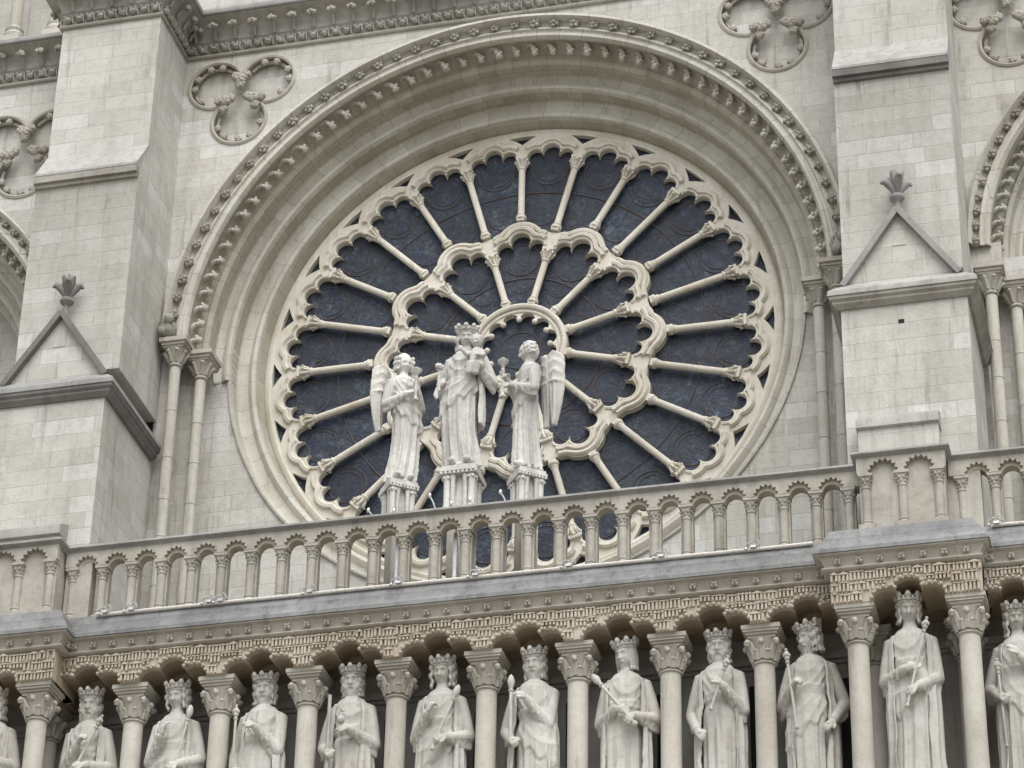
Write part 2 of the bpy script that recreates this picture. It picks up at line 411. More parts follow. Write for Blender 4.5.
# leaves on the outer band, hooked crockets in the hollow of the second
mb = MB()
for k in range(5):
    a = 2*pi*k/5+.3; mb.ball((.062*cos(a), -.03, .062*sin(a)), (.045, .05, .045), 6, 5, .2, k)
mb.ball((0, -.06, 0), (.04, .05, .04), 6, 5)
leafme = mb.mesh('leaf', CORNICE, 60)
NL = 50
for i in range(NL):
    a = pi*(i+.5)/NL
    o = link('leaf', leafme, arch1); o.location = (6.44*cos(a), -1.60, 6.44*sin(a)); o.rotation_euler = (0, -a+rnd.uniform(-.3, .3), 0); s = rnd.uniform(.85, 1.15); o.scale = (s, s, s)
mb = MB()
mb.tube([(.13, -.10, .20), (.13, -.20, .14), (.10, -.24, .08), (.05, -.235, .03), (.0, -.22, .0), (-.04, -.2, 0)], [.018, .034, .042, .042, .038, .035], 7)
mb.tube([(.13, -.02, .0), (.07, -.10, .0), (-.02, -.18, 0)], [.05, .05, .045], 7)
mb.ball((-.06, -.22, 0), (.06, .065, .06), 8, 6, .22, 3); mb.ball((-.02, -.27, .03), .035, 6, 5); mb.ball((-.03, -.26, -.04), .03, 6, 5)
hookme = mb.mesh('crocket', ARCHPALE, 60)
NH = 52
for i in range(NH):
    a = pi*(i+.5)/NH
    o = link('crocket', hookme, arch2); o.location = (6.04*cos(a), -1.06, 6.04*sin(a)); o.rotation_euler = (0, -a+rnd.uniform(-.08, .08), 0); s = rnd.uniform(1.05, 1.25); o.scale = (s, s, s)

# recessed wall round the lower half of the rose
partm('wall', fill('wall', [(-6.1, .1), (-6.1, -7.6), (6.1, -7.6), (6.1, .1)]+arc(0, 0, 5.56, 1, -181, 180), [], -.61, -.35), WALL)
# stepped jambs behind the colonnettes
for s in (-1, 1):
    mb = MB(); mb.box(*sorted((s*6.08, s*6.45)), -1.02, -.3, -7.6, -.05)
    mb.box(*sorted((s*6.452, s*6.72)), -1.36, -.3, -7.6, -.05); part('jamb', mb, WALL)
def colonnette(x, y, ztop, zbot, r=.105, parent=F):
    mb = MB(); z = ztop
    mb.box(x-.27, x+.27, y-.27, y+.35, z-.09, z); mb.box(x-.23, x+.23, y-.23, y+.35, z-.15, z-.09); mb.box(x-.20, x+.20, y-.20, y+.35, z-.19, z-.15)
    o = part('capital', mb, CARVE, parent)
    mb.lathe([(r+.02, z-.55), (r+.035, z-.53), (r+.02, z-.50), (r+.01, z-.49), (r+.04, z-.36), (r+.10, z-.22), (r+.12, z-.19)], x, y, 14)
    for k in range(8):
        a = 2*pi*k/8+pi/8; 
        mb.tube([(x+(r+.01)*cos(a), y+(r+.01)*sin(a), z-.46), (x+(r+.06)*cos(a), y+(r+.06)*sin(a), z-.34), (x+(r+.13)*cos(a), y+(r+.13)*sin(a), z-.25), (x+(r+.15)*cos(a), y+(r+.15)*sin(a), z-.29)], [.035, .04, .038, .03], 5)
    me = mb.mesh('capital', CARVE); o.data = me
    sm = MB(); sm.lathe([(r, z-.56), (r, zbot)], x, y, 16)
    zz = z-1.5
    while zz > zbot: sm.lathe([(r+.004, zz), (r+.010, zz-.012), (r+.004, zz-.024)], x, y, 16); zz -= rnd.uniform(.7, 1.1)
    part('colonnette', sm, COLUMN, parent)
for s in (-1, 1):
    colonnette(s*6.28, -1.60, -.02, -7.4); colonnette(s*5.90, -1.22, -.13, -7.4)
    # carved head above the outer capital
    mb = MB(); x = s*6.42
    mb.ball((x, -1.78, .22), (.15, .17, .19), 12, 9, .12, 5); mb.ball((x+.05, -1.92, .35), (.10, .10, .11), 10, 8, .12, 6); mb.ball((x-.08, -1.86, .14), (.1, .1, .12), 8, 6, .2, 8); mb.tube([(x-.1, -1.7, .1), (x-.16, -1.8, .28), (x-.12, -1.85, .42)], [.06, .05, .03], 6)
    part('carved_head', mb, CORNICE, F, 60)

# side bays: orders of the window arch
def sweep_pointed(prof, name, m, sgn, n=30):
    """prof [(inset, y)]"""
    mb = MB(); rows = []
    for ins, y in prof:
        Rr = 4.85-ins; P_ = pointed(SB, (SB-13.5+4.85)-ins, Rr, 0, n); rows.append([(sgn*x, y, z) for x, z in P_])
    k = len(rows[0]); vs = [p for r in rows for p in r]; fs = []
    for i in range(len(rows)-1):
        for j in range(k-1): fs.append((i*k+j, i*k+j+1, (i+1)*k+j+1, (i+1)*k+j))
    mb.add(vs, fs)
    return part(name, mb, m)
for sgn in (-1, 1):
    a1 = sweep_pointed([(0, WY), (0, -1.68), (.05, -1.75), (.10, -1.7), (.13, -1.58), (.19, -1.55), (.24, -1.62), (.30, -1.6), (.36, -1.62), (.42, -1.56), (.42, -1.4)], 'arch_moulding', ARCHPALE, sgn)
    a2 = sweep_pointed([(.42, -1.4), (.38, -1.25), (.42, -1.05), (.55, -1.0), (.60, -1.07), (.68, -1.05), (.70, -.8), (.78, -.76), (.86, -.8), (.92, -.78), (.94, -.5), (1.0, -.46), (1.1, -.5), (1.16, -.46), (1.18, -.1), (1.3, -.1), (1.32, .3)], 'arch_moulding', ARCHPALE, sgn)
    for j in range(24):
        a = R_(180-(j+.3)*3.9)
        if 13.5+4.69*cos(a) > SB: break
        o = link('leaf', leafme, a1); o.location = (sgn*(13.5+4.71*cos(a)), -1.60, 4.71*sin(a)); o.rotation_euler = (0, rnd.uniform(-1, 1), 0)
        o = link('crocket', hookme, a2); o.location = (sgn*(13.5+4.33*cos(a)), -1.06, 4.33*sin(a)); o.rotation_euler = (0, -a if sgn > 0 else -(pi-a), 0); o.scale = (1.05, 1.05, 1.05)
    mb = MB(); mb.box(*sorted((sgn*8.6, sgn*20)), .3, .45, -7.6, 5); part('wall', mb, WALL)
    for xa_, xb_, y_ in ((8.55, 8.86, -1.36), (8.86, 9.30, -1.02), (9.30, 9.75, -.7)):
        mb = MB(); mb.box(*sorted((sgn*xa_, sgn*xb_)), y_, .3, -7.6, -.6); part('jamb', mb, WALL)
    mb = MB(); mb.box(*sorted((sgn*(2*SB-8.65), sgn*20)), WY, 0, -7.6, -.06); part('wall', mb, WALL)
    for x, y, z in ((9.02, -1.62, -.55), (9.42, -1.25, -.65), (9.82, -.92, -.72)): colonnette(sgn*x, y, z, -7.4)
    mb = MB(); mb.box(*sorted((sgn*8.55, sgn*9.25)), -1.5, -.3, -.62, .1); mb.box(*sorted((sgn*8.9, sgn*9.65)), -1.1, -.3, -.72, .0); part('wall', mb, WALL)

# ------------------------------------------------------------------ rose window
RW = part('rose_window', (lambda b: (b.rev([(4.97, .28), (4.97, .34), (.01, .34)], 0, 360, 96), b)[1])(MB()), VOID)
def heads(a_c, r0, hw, h, n=10):
    """trefoil head of a light, local (t, n) turned to polar position; returns xz points from its +t... left to right"""
    s = h/.31
    c1 = (-.31, .03*s); r1 = .155; c2 = (0, .14*s+(.02 if s > 1.1 else 0)); r2_ = h-c2[1]
    pts = [(-hw, 0)]+[(c1[0]+r1*cos(R_(a)), c1[1]+r1*sin(R_(a))*1.05) for a in [180-165*i/n for i in range(n+1)]]
    pts += [(c2[0]+r2_*cos(R_(a)), c2[1]+r2_*sin(R_(a))) for a in [192-204*i/(n+4) for i in range(n+5)]]
    pts += [(-x, z) for x, z in pts[:n+2][::-1]]
    out = []
    for t, q in pts:
        er = (cos(a_c), sin(a_c)); et = (sin(a_c), -cos(a_c))     # +t = clockwise
        rr = r0+q; out.append((er[0]*rr+et[0]*t, er[1]*rr+et[1]*t))
    return out, (c1, r1, c2, r2_)
def ring_contour(n, off, r0, hw, h):
    out = []
    for i in range(n):
        a = R_(off)-2*pi*i/n; p, _ = heads(a, r0, hw, h); out += p
    return out
def offset_roll(a_c, r0, hw, h, d, y, rad, mb):
    p, (c1, r1, c2, r2_) = heads(a_c, r0, hw, h)
    # grow the lobes by d
    pts = [(c1[0]+(r1+d)*cos(R_(a)), c1[1]+(r1+d)*sin(R_(a))) for a in range(175, 20, -12)]
    pts = [q for q in pts if (q[0]-c2[0])**2+(q[1]-c2[1])**2 > (r2_+d)**2]
    pts += [(c2[0]+(r2_+d)*cos(R_(a)), c2[1]+(r2_+d)*sin(R_(a))) for a in range(176, 89, -12) if (c2[0]+(r2_+d)*cos(R_(a))-c1[0])**2+(c2[1]+(r2_+d)*sin(R_(a))-c1[1])**2 > (r1+d)**2]
    pts = [q for q in pts if q[0] > -.53]
    pts += [(-x, z) for x, z in pts[::-1]]
    er = (cos(a_c), sin(a_c)); et = (sin(a_c), -cos(a_c))
    mb.tube([(er[0]*(r0+q)+et[0]*t, y, er[1]*(r0+q)+et[1]*t) for t, q in pts], rad, 6)
# outer arcade plate
A_O = 82.5; A_I = 90
inner = ring_contour(24, A_O, 4.36, .47, .32)
tri = []
for i in range(24):
    a = R_(90+15*i); h = R_(3.3)
    tri.append([(4.70*cos(a), 4.70*sin(a)), (4.79*cos(a-h*.42), 4.79*sin(a-h*.42)), (4.895*cos(a-h), 4.895*sin(a-h)), (4.905*cos(a), 4.905*sin(a)), (4.895*cos(a+h), 4.895*sin(a+h)), (4.79*cos(a+h*.42), 4.79*sin(a+h*.42))])
me = fill('outer_arcade', arc(0, 0, 4.96, 0, 360, 240)[:-1], [inner]+tri, -.03, .10, .03)
oa = MB(); mesh_into(oa, me)
for i in range(24): offset_roll(R_(A_O-15*i), 4.36, .47, .32, .035, -.03, .035, oa); offset_roll(R_(A_O-15*i), 4.36, .47, .32, .105, -.055, .060, oa)
def rp(name, mb, m, smooth=35): return mb.build(name, m, RW, smooth)
rp('outer_arcade', oa, TRACERY)
# inner arcade plate
inner = ring_contour(12, A_I, 2.19, .46, .40)
_, (c1, r1, c2, r2_) = heads(0, 2.19, .46, .40)
outc = []
for i in range(720):
    a = 2*pi*i/720; k = round((a-pi/2)/(pi/6)); ac = pi/2+k*pi/6; best = 2.60
    d = a-ac
    for (cx, cz), rr in (((c1[0], 2.19+c1[1]), r1+.25), ((-c1[0], 2.19+c1[1]), r1+.25), ((0, 2.19+c2[1]), r2_+.27)):
        dx, dz = sin(d), cos(d); b = dx*cx+dz*cz; disc = b*b-(cx*cx+cz*cz)+rr*rr
        if disc > 0: best = max(best, b+math.sqrt(disc))
    outc.append((best*cos(a), best*sin(a)))
me = fill('inner_arcade', outc, [inner], -.05, .10, .03)
ia = MB(); mesh_into(ia, me)
for i in range(12):
    for d_, y_, rr_ in ((.035, -.05, .035), (.10, -.075, .055), (.195, -.065, .05)): offset_roll(R_(A_I-30*i), 2.19, .46, .40, d_, y_, rr_, ia)
rp('inner_arcade', ia, TRACERY)
# hub
hc = []
for i in range(360):
    a = 2*pi*i/360; k = (i % 30)/30.0; t = abs(k-.5)*2        # t=1 at cusp
    hc.append(((.755-.13*t**3)*cos(a), (.755-.13*t**3)*sin(a)))
me = fill('hub', arc(0, 0, .955, 0, 360, 96)[:-1], [hc], -.05, .10, .025)
hb = MB(); mesh_into(hb, me); hb.tube([(.90*cos(2*pi*i/72), -.07, .90*sin(2*pi*i/72)) for i in range(72)], .055, 8, True)
hb.tube([(.79*cos(2*pi*i/72), -.05, .79*sin(2*pi*i/72)) for i in range(72)], .03, 8, True)
for i in range(12): a = 2*pi*i/12; hb.ball((.615*cos(a), -.04, .615*sin(a)), .058, 10, 8)
rp('hub', hb, TRACERY)
# colonnettes (spokes)
def spoke(L_):
    mb = MB()
    mb.box(-.075, .075, -.075, .075, -.06, .02)
    mb.lathe([(.105, .0), (.11, .03), (.10, .055), (.078, .07), (.088, .09), (.078, .11), (.066, .14), (.066, L_-.27), (.082, L_-.26), (.088, L_-.24), (.07, L_-.20), (.075, L_-.11), (.10, L_-.03), (.11, L_-.02)], 0, 0, 14)
    for k in range(8):
        a = 2*pi*k/8+.2; mb.tube([(.07*cos(a), .07*sin(a), L_-.2), (.11*cos(a), .11*sin(a), L_-.1), (.135*cos(a), .135*sin(a), L_-.05), (.145*cos(a), .145*sin(a), L_-.1)], [.022, .026, .026, .02], 5)
    mb.box(-.115, .115, -.09, .10, L_-.02, L_+.04)
    return mb.mesh('colonnette', TRACERY)
sp = {}
for i in range(24):
    r0 = 2.93 if i % 2 == 0 else 2.70; L_ = 4.35-r0
    if i % 2 not in sp: sp[i % 2] = spoke(L_)
    a = R_(90+15*i); o = link('colonnette', sp[i % 2], RW); o.location = (r0*cos(a), -.03, r0*sin(a)); o.rotation_euler = (0, pi/2-a, 0)
si = spoke(2.19-1.0)
for i in range(12):
    a = R_(75+30*i); o = link('colonnette', si, RW); o.location = (1.0*cos(a), -.04, 1.0*sin(a)); o.rotation_euler = (0, pi/2-a, 0)
# joint blocks on the inner arcade
# glass
def sector(a0, a1, ra, rb, y, n=8):
    mb = MB(); P_ = [(ra*cos(a0+(a1-a0)*i/n), ra*sin(a0+(a1-a0)*i/n)) for i in range(n+1)]+[(rb*cos(a1+(a0-a1)*i/n), rb*sin(a1+(a0-a1)*i/n)) for i in range(n+1)]
    mb.prism(P_, y, y+.02); return mb
for i in range(24):
    a = R_(A_O-15*i); rp('glass_pane', sector(a-R_(7.5), a+R_(7.5), 2.62, 4.95, .09), GLASS, 0)
for i in range(12):
    a = R_(A_I-30*i); rp('glass_pane', sector(a-R_(15), a+R_(15), .8, 2.62, .09), GLASS, 0)
mb = MB(); mb.prism([(.8*cos(2*pi*i/48), .8*sin(2*pi*i/48)) for i in range(48)], .09, .11); rp('glass_pane', mb, GLASS, 0)
# iron armature: circles and medallions
mb = MB()
def circ(cx, cz, r, rad=.011, a0=0, a1=360, n=40):
    full = abs(a1-a0) >= 360; p = [(cx+r*cos(R_(a0+(a1-a0)*i/n)), .085, cz+r*sin(R_(a0+(a1-a0)*i/n))) for i in range(n + (0 if full else 1))]
    mb.tube(p, rad, 5, full)
circ(0, 0, 3.60, .014, n=160); circ(0, 0, 1.62, .014, n=90)
for i in range(24):
    a = R_(A_O-15*i); d = math.degrees(a); circ(4.16*cos(a), 4.16*sin(a), .37, .010)
    circ(4.16*cos(a), 4.16*sin(a), .28, .006, d+100, d+260, 14)
    circ(3.10*cos(a), 3.10*sin(a), .26, .008, d+90, d+270, 14)
for i in range(12):
    a = R_(A_I-30*i); d = math.degrees(a); circ(2.05*cos(a), 2.05*sin(a), .35, .010); circ(1.5*cos(a), 1.5*sin(a), .2, .006, d+90, d+270, 14)
circ(0, 0, .4)
rp('armature', mb, IRON)

# ------------------------------------------------------------------ buttresses
def mirror_plan(path, s):
    return path if s > 0 else [(-x, y) for x, y in path[::-1]]
for s in (-1, 1):
    X0, X1 = sorted((s*XB0, s*XB1)); xc = s*7.68
    mb = MB()
    # upper stage
    mb.box(X0, X1, -3.07, WY+.1, 3.62, 6.85)
    # sloped set-off and middle stage as one profile extruded in x
    prof = [(-3.07, 3.62), (-3.45, 3.02), (-3.55, 2.90), (-3.55, 2.84), (-3.50, 2.78), (-3.47, 2.72), (-3.42, 2.64), (-3.42, -1.6), (WY+.1, -1.6), (WY+.1, 3.62)]
    n = len(prof)
    mb.add([(X0, y, z) for y, z in prof]+[(X1, y, z) for y, z in prof], [tuple(range(n)), tuple(range(2*n-1, n-1, -1))]+[(i, (i+1) % n, n+(i+1) % n, n+i) for i in range(n)])
    # lower stage
    Y0, Y1 = sorted((s*(XB0+.0), s*(XB1+.08)))
    mb.box(Y0, Y1, -3.92, WY+.1, -7.6, -2.30)
    bt = part('buttress', mb, WALL)
    mb = MB(); pr_ = [(-3.05, 3.66), (-3.465, 3.03), (-3.57, 2.905), (-3.57, 2.85), (-3.40, 2.85), (-3.00, 3.60)]
    k_ = len(pr_); mb.add([(X0-.008, y, z) for y, z in pr_]+[(X1+.008, y, z) for y, z in pr_], [tuple(range(k_)), tuple(range(2*k_-1, k_-1, -1))]+[(i, (i+1) % k_, k_+(i+1) % k_, k_+i) for i in range(k_)])
    mb.build('weathering', SETOFF, bt)
    # dark mouldings of the set-off
    mb = MB(); mb.box(X0-.012, X1+.012, -3.562, -3.40, 2.70, 2.845); mb.box(X0-.006, X1+.006, -3.50, -3.40, 2.62, 2.70)
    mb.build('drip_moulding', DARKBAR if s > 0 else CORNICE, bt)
    # string course at the foot of the gable
    path = [(XB0-.02, WY), (XB0-.02, -3.92), (XB1+.10, -3.92), (XB1+.10, WY)]
    path = mirror_plan(path, s)
    mb = MB(); mb.plan(path, [(-.5, -1.95), (-.06, -1.98), (.17, -2.20), (.18, -2.27), (.18, -2.30), (-.5, -2.30)])
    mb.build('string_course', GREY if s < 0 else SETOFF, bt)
    mb = MB(); mb.plan(path, [(-.4, -2.302), (.16, -2.302), (.155, -2.36), (.11, -2.40), (.11, -2.44), (.04, -2.52), (-.4, -2.52)])
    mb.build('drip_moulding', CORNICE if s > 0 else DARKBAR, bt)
    # sloped slab above the balustrade pedestal
    mb = MB(); xa_, xb_ = (6.84, 8.20) if s > 0 else (-8.45, -7.07); dz = 0 if s > 0 else -.36
    pr_ = [(y, z+dz) for y, z in ((-3.90, -4.70), (-4.26, -4.86), (-4.27, -4.90), (-4.27, -5.04), (-4.22, -5.06), (-3.90, -5.06))]
    k_ = len(pr_); mb.add([(xa_, y, z) for y, z in pr_]+[(xb_, y, z) for y, z in pr_], [tuple(range(k_)), tuple(range(2*k_-1, k_-1, -1))]+[(i, (i+1) % k_, k_+(i+1) % k_, k_+i) for i in range(k_)])
    mb.build('ledge_slab', SETOFF, bt)
    mb = MB(); mb.box(xa_+.02, xb_-.02, -4.20, -3.90, -6.3, -5.063+dz); mb.build('ledge_block', WALL, bt)
    # gable
    mb = MB(); mb.prism([(xc-.98, -1.99), (xc+.98, -1.99), (xc, -.58)], -3.80, -3.40)
    # small niche stone and joints on the gable
    mb.box(xc-.11, xc+.11, -3.812, -3.79, -1.25, -.95)
    gb = mb.build('gable', WALL, bt)
    mb = MB()
    for q in (-1, 1):
        a = Vector((xc+q*1.0, -3.86, -2.0)); b = Vector((xc, -3.86, -.54)); d = (b-a).normalized(); nn = Vector((-d.z, 0, d.x))*(1 if q > 0 else -1)
        if nn.z < 0: nn = -nn
        w_ = .052; yf = -3.93 if q > 0 else -3.926
        vs_ = [a-nn*w_, b-nn*w_, b+nn*w_, a+nn*w_]
        mb.add([(v.x, yf, v.z) for v in vs_]+[(v.x, -3.42+.003*q, v.z) for v in vs_], [(0,1,2,3), (7,6,5,4), (0,4,5,1), (1,5,6,2), (2,6,7,3), (3,7,4,0)])
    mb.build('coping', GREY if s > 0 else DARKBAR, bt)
    # finial
    mb = MB(); fx, fy, fz = xc, -3.70, -.60
    mb.lathe([(.09, fz), (.07, fz+.1), (.05, fz+.26), (.06, fz+.32), (.12, fz+.36), (.135, fz+.40), (.11, fz+.45), (.055, fz+.48), (.06, fz+.56), (.075, fz+.64), (.03, fz+.72)], fx, fy, 12)
    for k in range(4):
        a = pi/2*k+.35; ca, sa = cos(a), sin(a); e_ = rnd.uniform(-.03, .03)
        mb.tube([(fx+.03*ca, fy+.03*sa, fz+.48), (fx+.09*ca, fy+.09*sa, fz+.60), (fx+.16*ca, fy+.16*sa, fz+.70+e_), (fx+.24*ca, fy+.24*sa, fz+.74+e_), (fx+.27*ca, fy+.27*sa, fz+.69+e_)], [.03, .06, .075, .055, .03], 7)
        a += .8; ca, sa = cos(a), sin(a)
        mb.tube([(fx+.03*ca, fy+.03*sa, fz+.55), (fx+.07*ca, fy+.07*sa, fz+.72), (fx+.11*ca, fy+.11*sa, fz+.84), (fx+.15*ca, fy+.15*sa, fz+.90)], [.03, .055, .055, .025], 6)
    mb.tube([(fx, fy, fz+.6), (fx+.01, fy, fz+.82), (fx-.01, fy, fz+1.0)], [.05, .065, .02], 6)
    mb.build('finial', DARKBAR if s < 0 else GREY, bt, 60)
    # putlog hole
    if s > 0:
        mb = MB(); mb.box(7.60, 7.70, -3.925, -3.90, -2.90, -2.82); mb.build('putlog_hole', VOID, bt)

# ------------------------------------------------------------------ crowning cornice with two rows of carved leaves
path = [(-20, WY), (-XB1, WY), (-XB1, -3.07), (-XB0, -3.07), (-XB0, WY), (XB0, WY), (XB0, -3.07), (XB1, -3.07), (XB1, WY), (20, WY)]
mb = MB()
mb.plan(path, [(-.3, 6.74), (.05, 6.74), (.07, 6.77), (.05, 6.81), (.01, 6.84), (.03, 7.05), (.09, 7.10), (.06, 7.14), (.08, 7.25), (.20, 7.42), (.38, 7.50), (.40, 7.52), (-.3, 7.53)])
def along(path, off, step, fn, start=.0):
    for i in range(len(path)-1):
        a = Vector(path[i]); b = Vector(path[i+1]); d = b-a; L_ = d.length; d.normalize(); n_ = Vector((d.y, -d.x)); k = max(1, round(L_/step))
        # convex corners widen, concave shrink: keep a margin
        for j in range(k):
            p = a+d*(L_*(j+.5)/k)+n_*off; fn(p.x, p.y, d, n_)
def low(x, y, d, n_):
    if abs(x) > 12: return
    mb.ball((x, y, 6.93), (.085, .085, .07), 7, 5, .2, int(x*100)); mb.ball((x+d.x*.05+n_.x*.03, y+d.y*.05+n_.y*.03, 6.99), .045, 6, 4, .2, int(x*100)); mb.ball((x-d.x*.05+n_.x*.03, y-d.y*.05+n_.y*.03, 6.99), .045, 6, 4, .2, int(x*100)+3)
    mb.tube([(x+d.x*.1, y+d.y*.1, 6.85), (x+d.x*.09+n_.x*.03, y+d.y*.09+n_.y*.03, 6.95), (x+d.x*.1, y+d.y*.1, 7.04)], .018, 4)
along(path, .05, .235, low)
def hi(x, y, d, n_):
    if abs(x) > 12: return
    N_ = Vector((n_.x, n_.y, 0)); p = Vector((x, y, 0))
    mb.tube([p+Vector((0,0,7.1)), p+N_*.04+Vector((0,0,7.22)), p+N_*.14+Vector((0,0,7.34)), p+N_*.2+Vector((0,0,7.36))], [.03, .035, .04, .04], 6)
    for s in (-1, 0, 1): mb.ball((x+n_.x*.22+d.x*.05*s, y+n_.y*.22+d.y*.05*s, 7.34-.03*abs(s)), .058, 7, 5, .25, int(x*77)+s)
along(path, .10, .42, hi)
part('crowning_cornice', mb, CORNICE, F, 50)
mb = MB(); mb.plan(path, [(-.3, 7.535), (.42, 7.535), (.44, 7.56), (.44, 7.64), (.36, 7.72), (-.6, 8.05), (-.6, 7.6)])
part('weathering_slab', mb, GREY)
mb = MB(); mb.box(-20, 20, -1.0, -.6, 7.6, 13); part('wall', mb, WALL)
# open gallery above the left bay: bases of its tall colonnettes, deep shade behind
mb = MB()
for i in range(9):
    x = -16+i*.92
    if abs(x) < 8.7: continue
    mb.lathe([(.2, 7.86), (.22, 7.98), (.17, 8.05), (.2, 8.12), (.13, 8.2), (.12, 12)], x, -1.62, 12); mb.box(x-.2, x+.2, -1.82, -1.42, 7.7, 7.9)
part('gallery_colonnettes', mb, COLUMN)

# ------------------------------------------------------------------ balustrade
ZR = -6.0; ZL = -7.36
PXS = {-1: (6.68, 8.10), 1: (6.92, 8.34)}; PY = -5.12; BY = -4.75
bpath = [(-20, BY), (-8.10, BY), (-8.10, PY), (-6.68, PY), (-6.68, BY), (6.92, BY), (6.92, PY), (8.34, PY), (8.34, BY), (20, BY)]
mb = MB(); mb.plan(bpath, [(-.34, ZR), (-.02, ZR), (.07, ZR-.02), (.08, ZR-.06), (.05, ZR-.085), (.02, ZR-.095), (0, ZR-.12), (-.34, ZR-.12)])
BL = part('balustrade', mb, GREY)
BL.name = 'balustrade'
# arcade spandrels
def star(cx, z0, r, n=7):
    p = [(cx-r, z0)]
    for i in range(n):
        a = 180-180*(i+.0)/n; am = 180-180*(i+.5)/n; 
        p.append((cx+(r-.005)*cos(R_(a)), z0+(r-.005)*sin(R_(a)))) if i else None
        p.append((cx+(r+.045)*cos(R_(am)), z0+(r+.045)*sin(R_(am))))
    p.append((cx+r, z0)); return p
PITCH = .531; B0 = .35
xs = [B0+PITCH*k for k in range(-13, 13)]
def arcade_x(cents, xl, xr, y0, half, name='arcade'):
    """one plate between two x limits with star-cut arches between baluster centres"""
    z0 = -6.39; zt = ZR-.10
    outer = [(xl, zt), (xr, zt), (xr, z0)]
    for c in cents[::-1]: outer += star(c, z0, half)[::-1]
    outer += [(xl, z0)]
    a = fill(name, outer, [], y0, y0+.07)
    outer = [(xl, zt), (xr, zt), (xr, z0)]
    for c in cents[::-1]: outer += arc(c, z0-.035, half-.02, 0, 180, 14)
    outer += [(xl, z0)]
    b = fill(name, outer, [], y0+.07, y0+.26)
    return a, b
cents = [(xs[i]+xs[i+1])/2 for i in range(25)]
a, b = arcade_x(cents, -6.68, 6.92, BY, .172)
mb = MB(); mesh_into(mb, a); mb.build('arcade', BALUST, BL)
mb = MB(); mesh_into(mb, b); mb.build('arcade', FRIEZE, BL)
bm_ = MB()
z1 = -6.39
bm_.box(-.115, .115, -.115, .13, z1-.05, z1); bm_.box(-.095, .095, -.095, .11, z1-.08, z1-.05)
bm_.lathe([(.074, z1-.26), (.088, z1-.25), (.074, z1-.23), (.08, z1-.15), (.108, z1-.08)], 0, 0, 12)
for k in range(8): 
    a = 2*pi*k/8+pi/8; bm_.ball((.092*cos(a), .092*sin(a), z1-.115), .027, 6, 5, .2, k); bm_.ball((.078*cos(a+.3), .078*sin(a+.3), z1-.175), .022, 6, 5, .2, k)
bm_.lathe([(.074, z1-.25), (.074, ZL+.14), (.092, ZL+.12), (.08, ZL+.09), (.11, ZL+.06), (.11, ZL+.03)], 0, 0, 12)
bm_.box(-.11, .11, -.11, .12, ZL-.06, ZL+.03)
bal = bm_.mesh('baluster', BALUST)
rear = MB(); rear.box(-.10, .10, .14, .27, ZL-.06, z1); rearm = rear.mesh('pier', BALUST)
for x in xs:
    o = link('baluster', bal, BL); o.location = (x, BY+.12, 0); o.rotation_euler = (0, 0, rnd.uniform(-.03, .03))
    o = link('pier', rearm, BL); o.location = (x, BY, 0)
# blind end bays next to the pedestals, and the pedestals
for s in (-1, 1):
    PX0, PX1 = PXS[s]
    mb = MB()
    if s < 0: mb.box(-6.68, -6.22, BY+.08, BY+.3, ZL-.1, ZR-.1)
    mb.box(*sorted((s*(PX0+.03), s*(PX1-.03))), PY+.10, BY+.5, ZL-.1, ZR-.1)
    mb.box(*sorted((s*(PX1-.03), s*(PX1+.50))), BY+.08, BY+.3, ZL-.1, ZR-.1)
    mb.box(*sorted((s*PX0, s*PX1)), PY, PY+.2, ZL-.1, ZL+.06)
    mb.build('pedestal', BALUST, BL)
    # front face: two blind arches
    xc = s*(PX0+PX1)/2; cs = [xc-.288, xc+.288]
    outer = [(xc-.71, ZR-.1), (xc+.71, ZR-.1), (xc+.71, z1)]
    for c in cs[::-1]: outer += star(c, z1, .21, 8)[::-1]
    outer += [(xc-.71, z1)]
    mb = MB(); mesh_into(mb, fill('arcade', outer, [], PY, PY+.11)); mb.build('arcade', BALUST, BL)
    for x in (xc-.576, xc, xc+.576):
        o = link('baluster', bal, BL); o.location = (x, PY+.10, 0)
    # the bays beyond the pedestal
    f0 = PX1+.19; cc = [s*(f0+PITCH*(k+.5)) for k in range(12)]
    lo, hi_ = sorted((s*PX1, s*(f0+PITCH*12.5))); a, b = arcade_x(sorted(cc), lo, hi_, BY, .172)
    mb = MB(); mesh_into(mb, a); mb.build('arcade', BALUST, BL)
    mb = MB(); mesh_into(mb, b); mb.build('arcade', FRIEZE, BL)
    for k in range(8):
        x = s*(f0+PITCH*k); o = link('baluster', bal, BL); o.location = (x, BY+.12, 0)
        o = link('pier', rearm, BL); o.location = (x, BY, 0)
# ------------------------------------------------------------------ lead covered slope, cornice, frieze, gallery
CY = -4.92
CX0, CX1 = 6.42, 8.76; CYP = -5.27
cpath = [(-20, CY), (-CX1, CY), (-CX1, CYP), (-CX0, CYP), (-CX0, CY), (CX0, CY), (CX0, CYP), (CX1, CYP), (CX1, CY), (20, CY)]
mb = MB(); mb.plan(cpath, [(-.35, ZL-.05), (-.10, ZL-.05), (-.05, ZL-.07), (-.03, ZL-.11), (.055, -7.63), (.075, -7.635), (.075, -7.66), (.17, -7.84), (.205, -7.86), (.21, -7.93), (-.35, -7.93)])
mb.box(-20, 20, -4.6, -.3, -7.6, ZL-.055)
part('lead_slope', mb, LEAD)
mb = MB()
for k in range(3): 
    pass
mb.plan(cpath, [(-.4, -7.932), (.185, -7.932), (.19, -7.955), (.16, -7.97), (.12, -7.97), (.10, -8.0), (.055, -8.08), (.05, -8.12), (.075, -8.13), (.09, -8.155), (.07, -8.18), (.02, -8.20), (-.4, -8.20)])
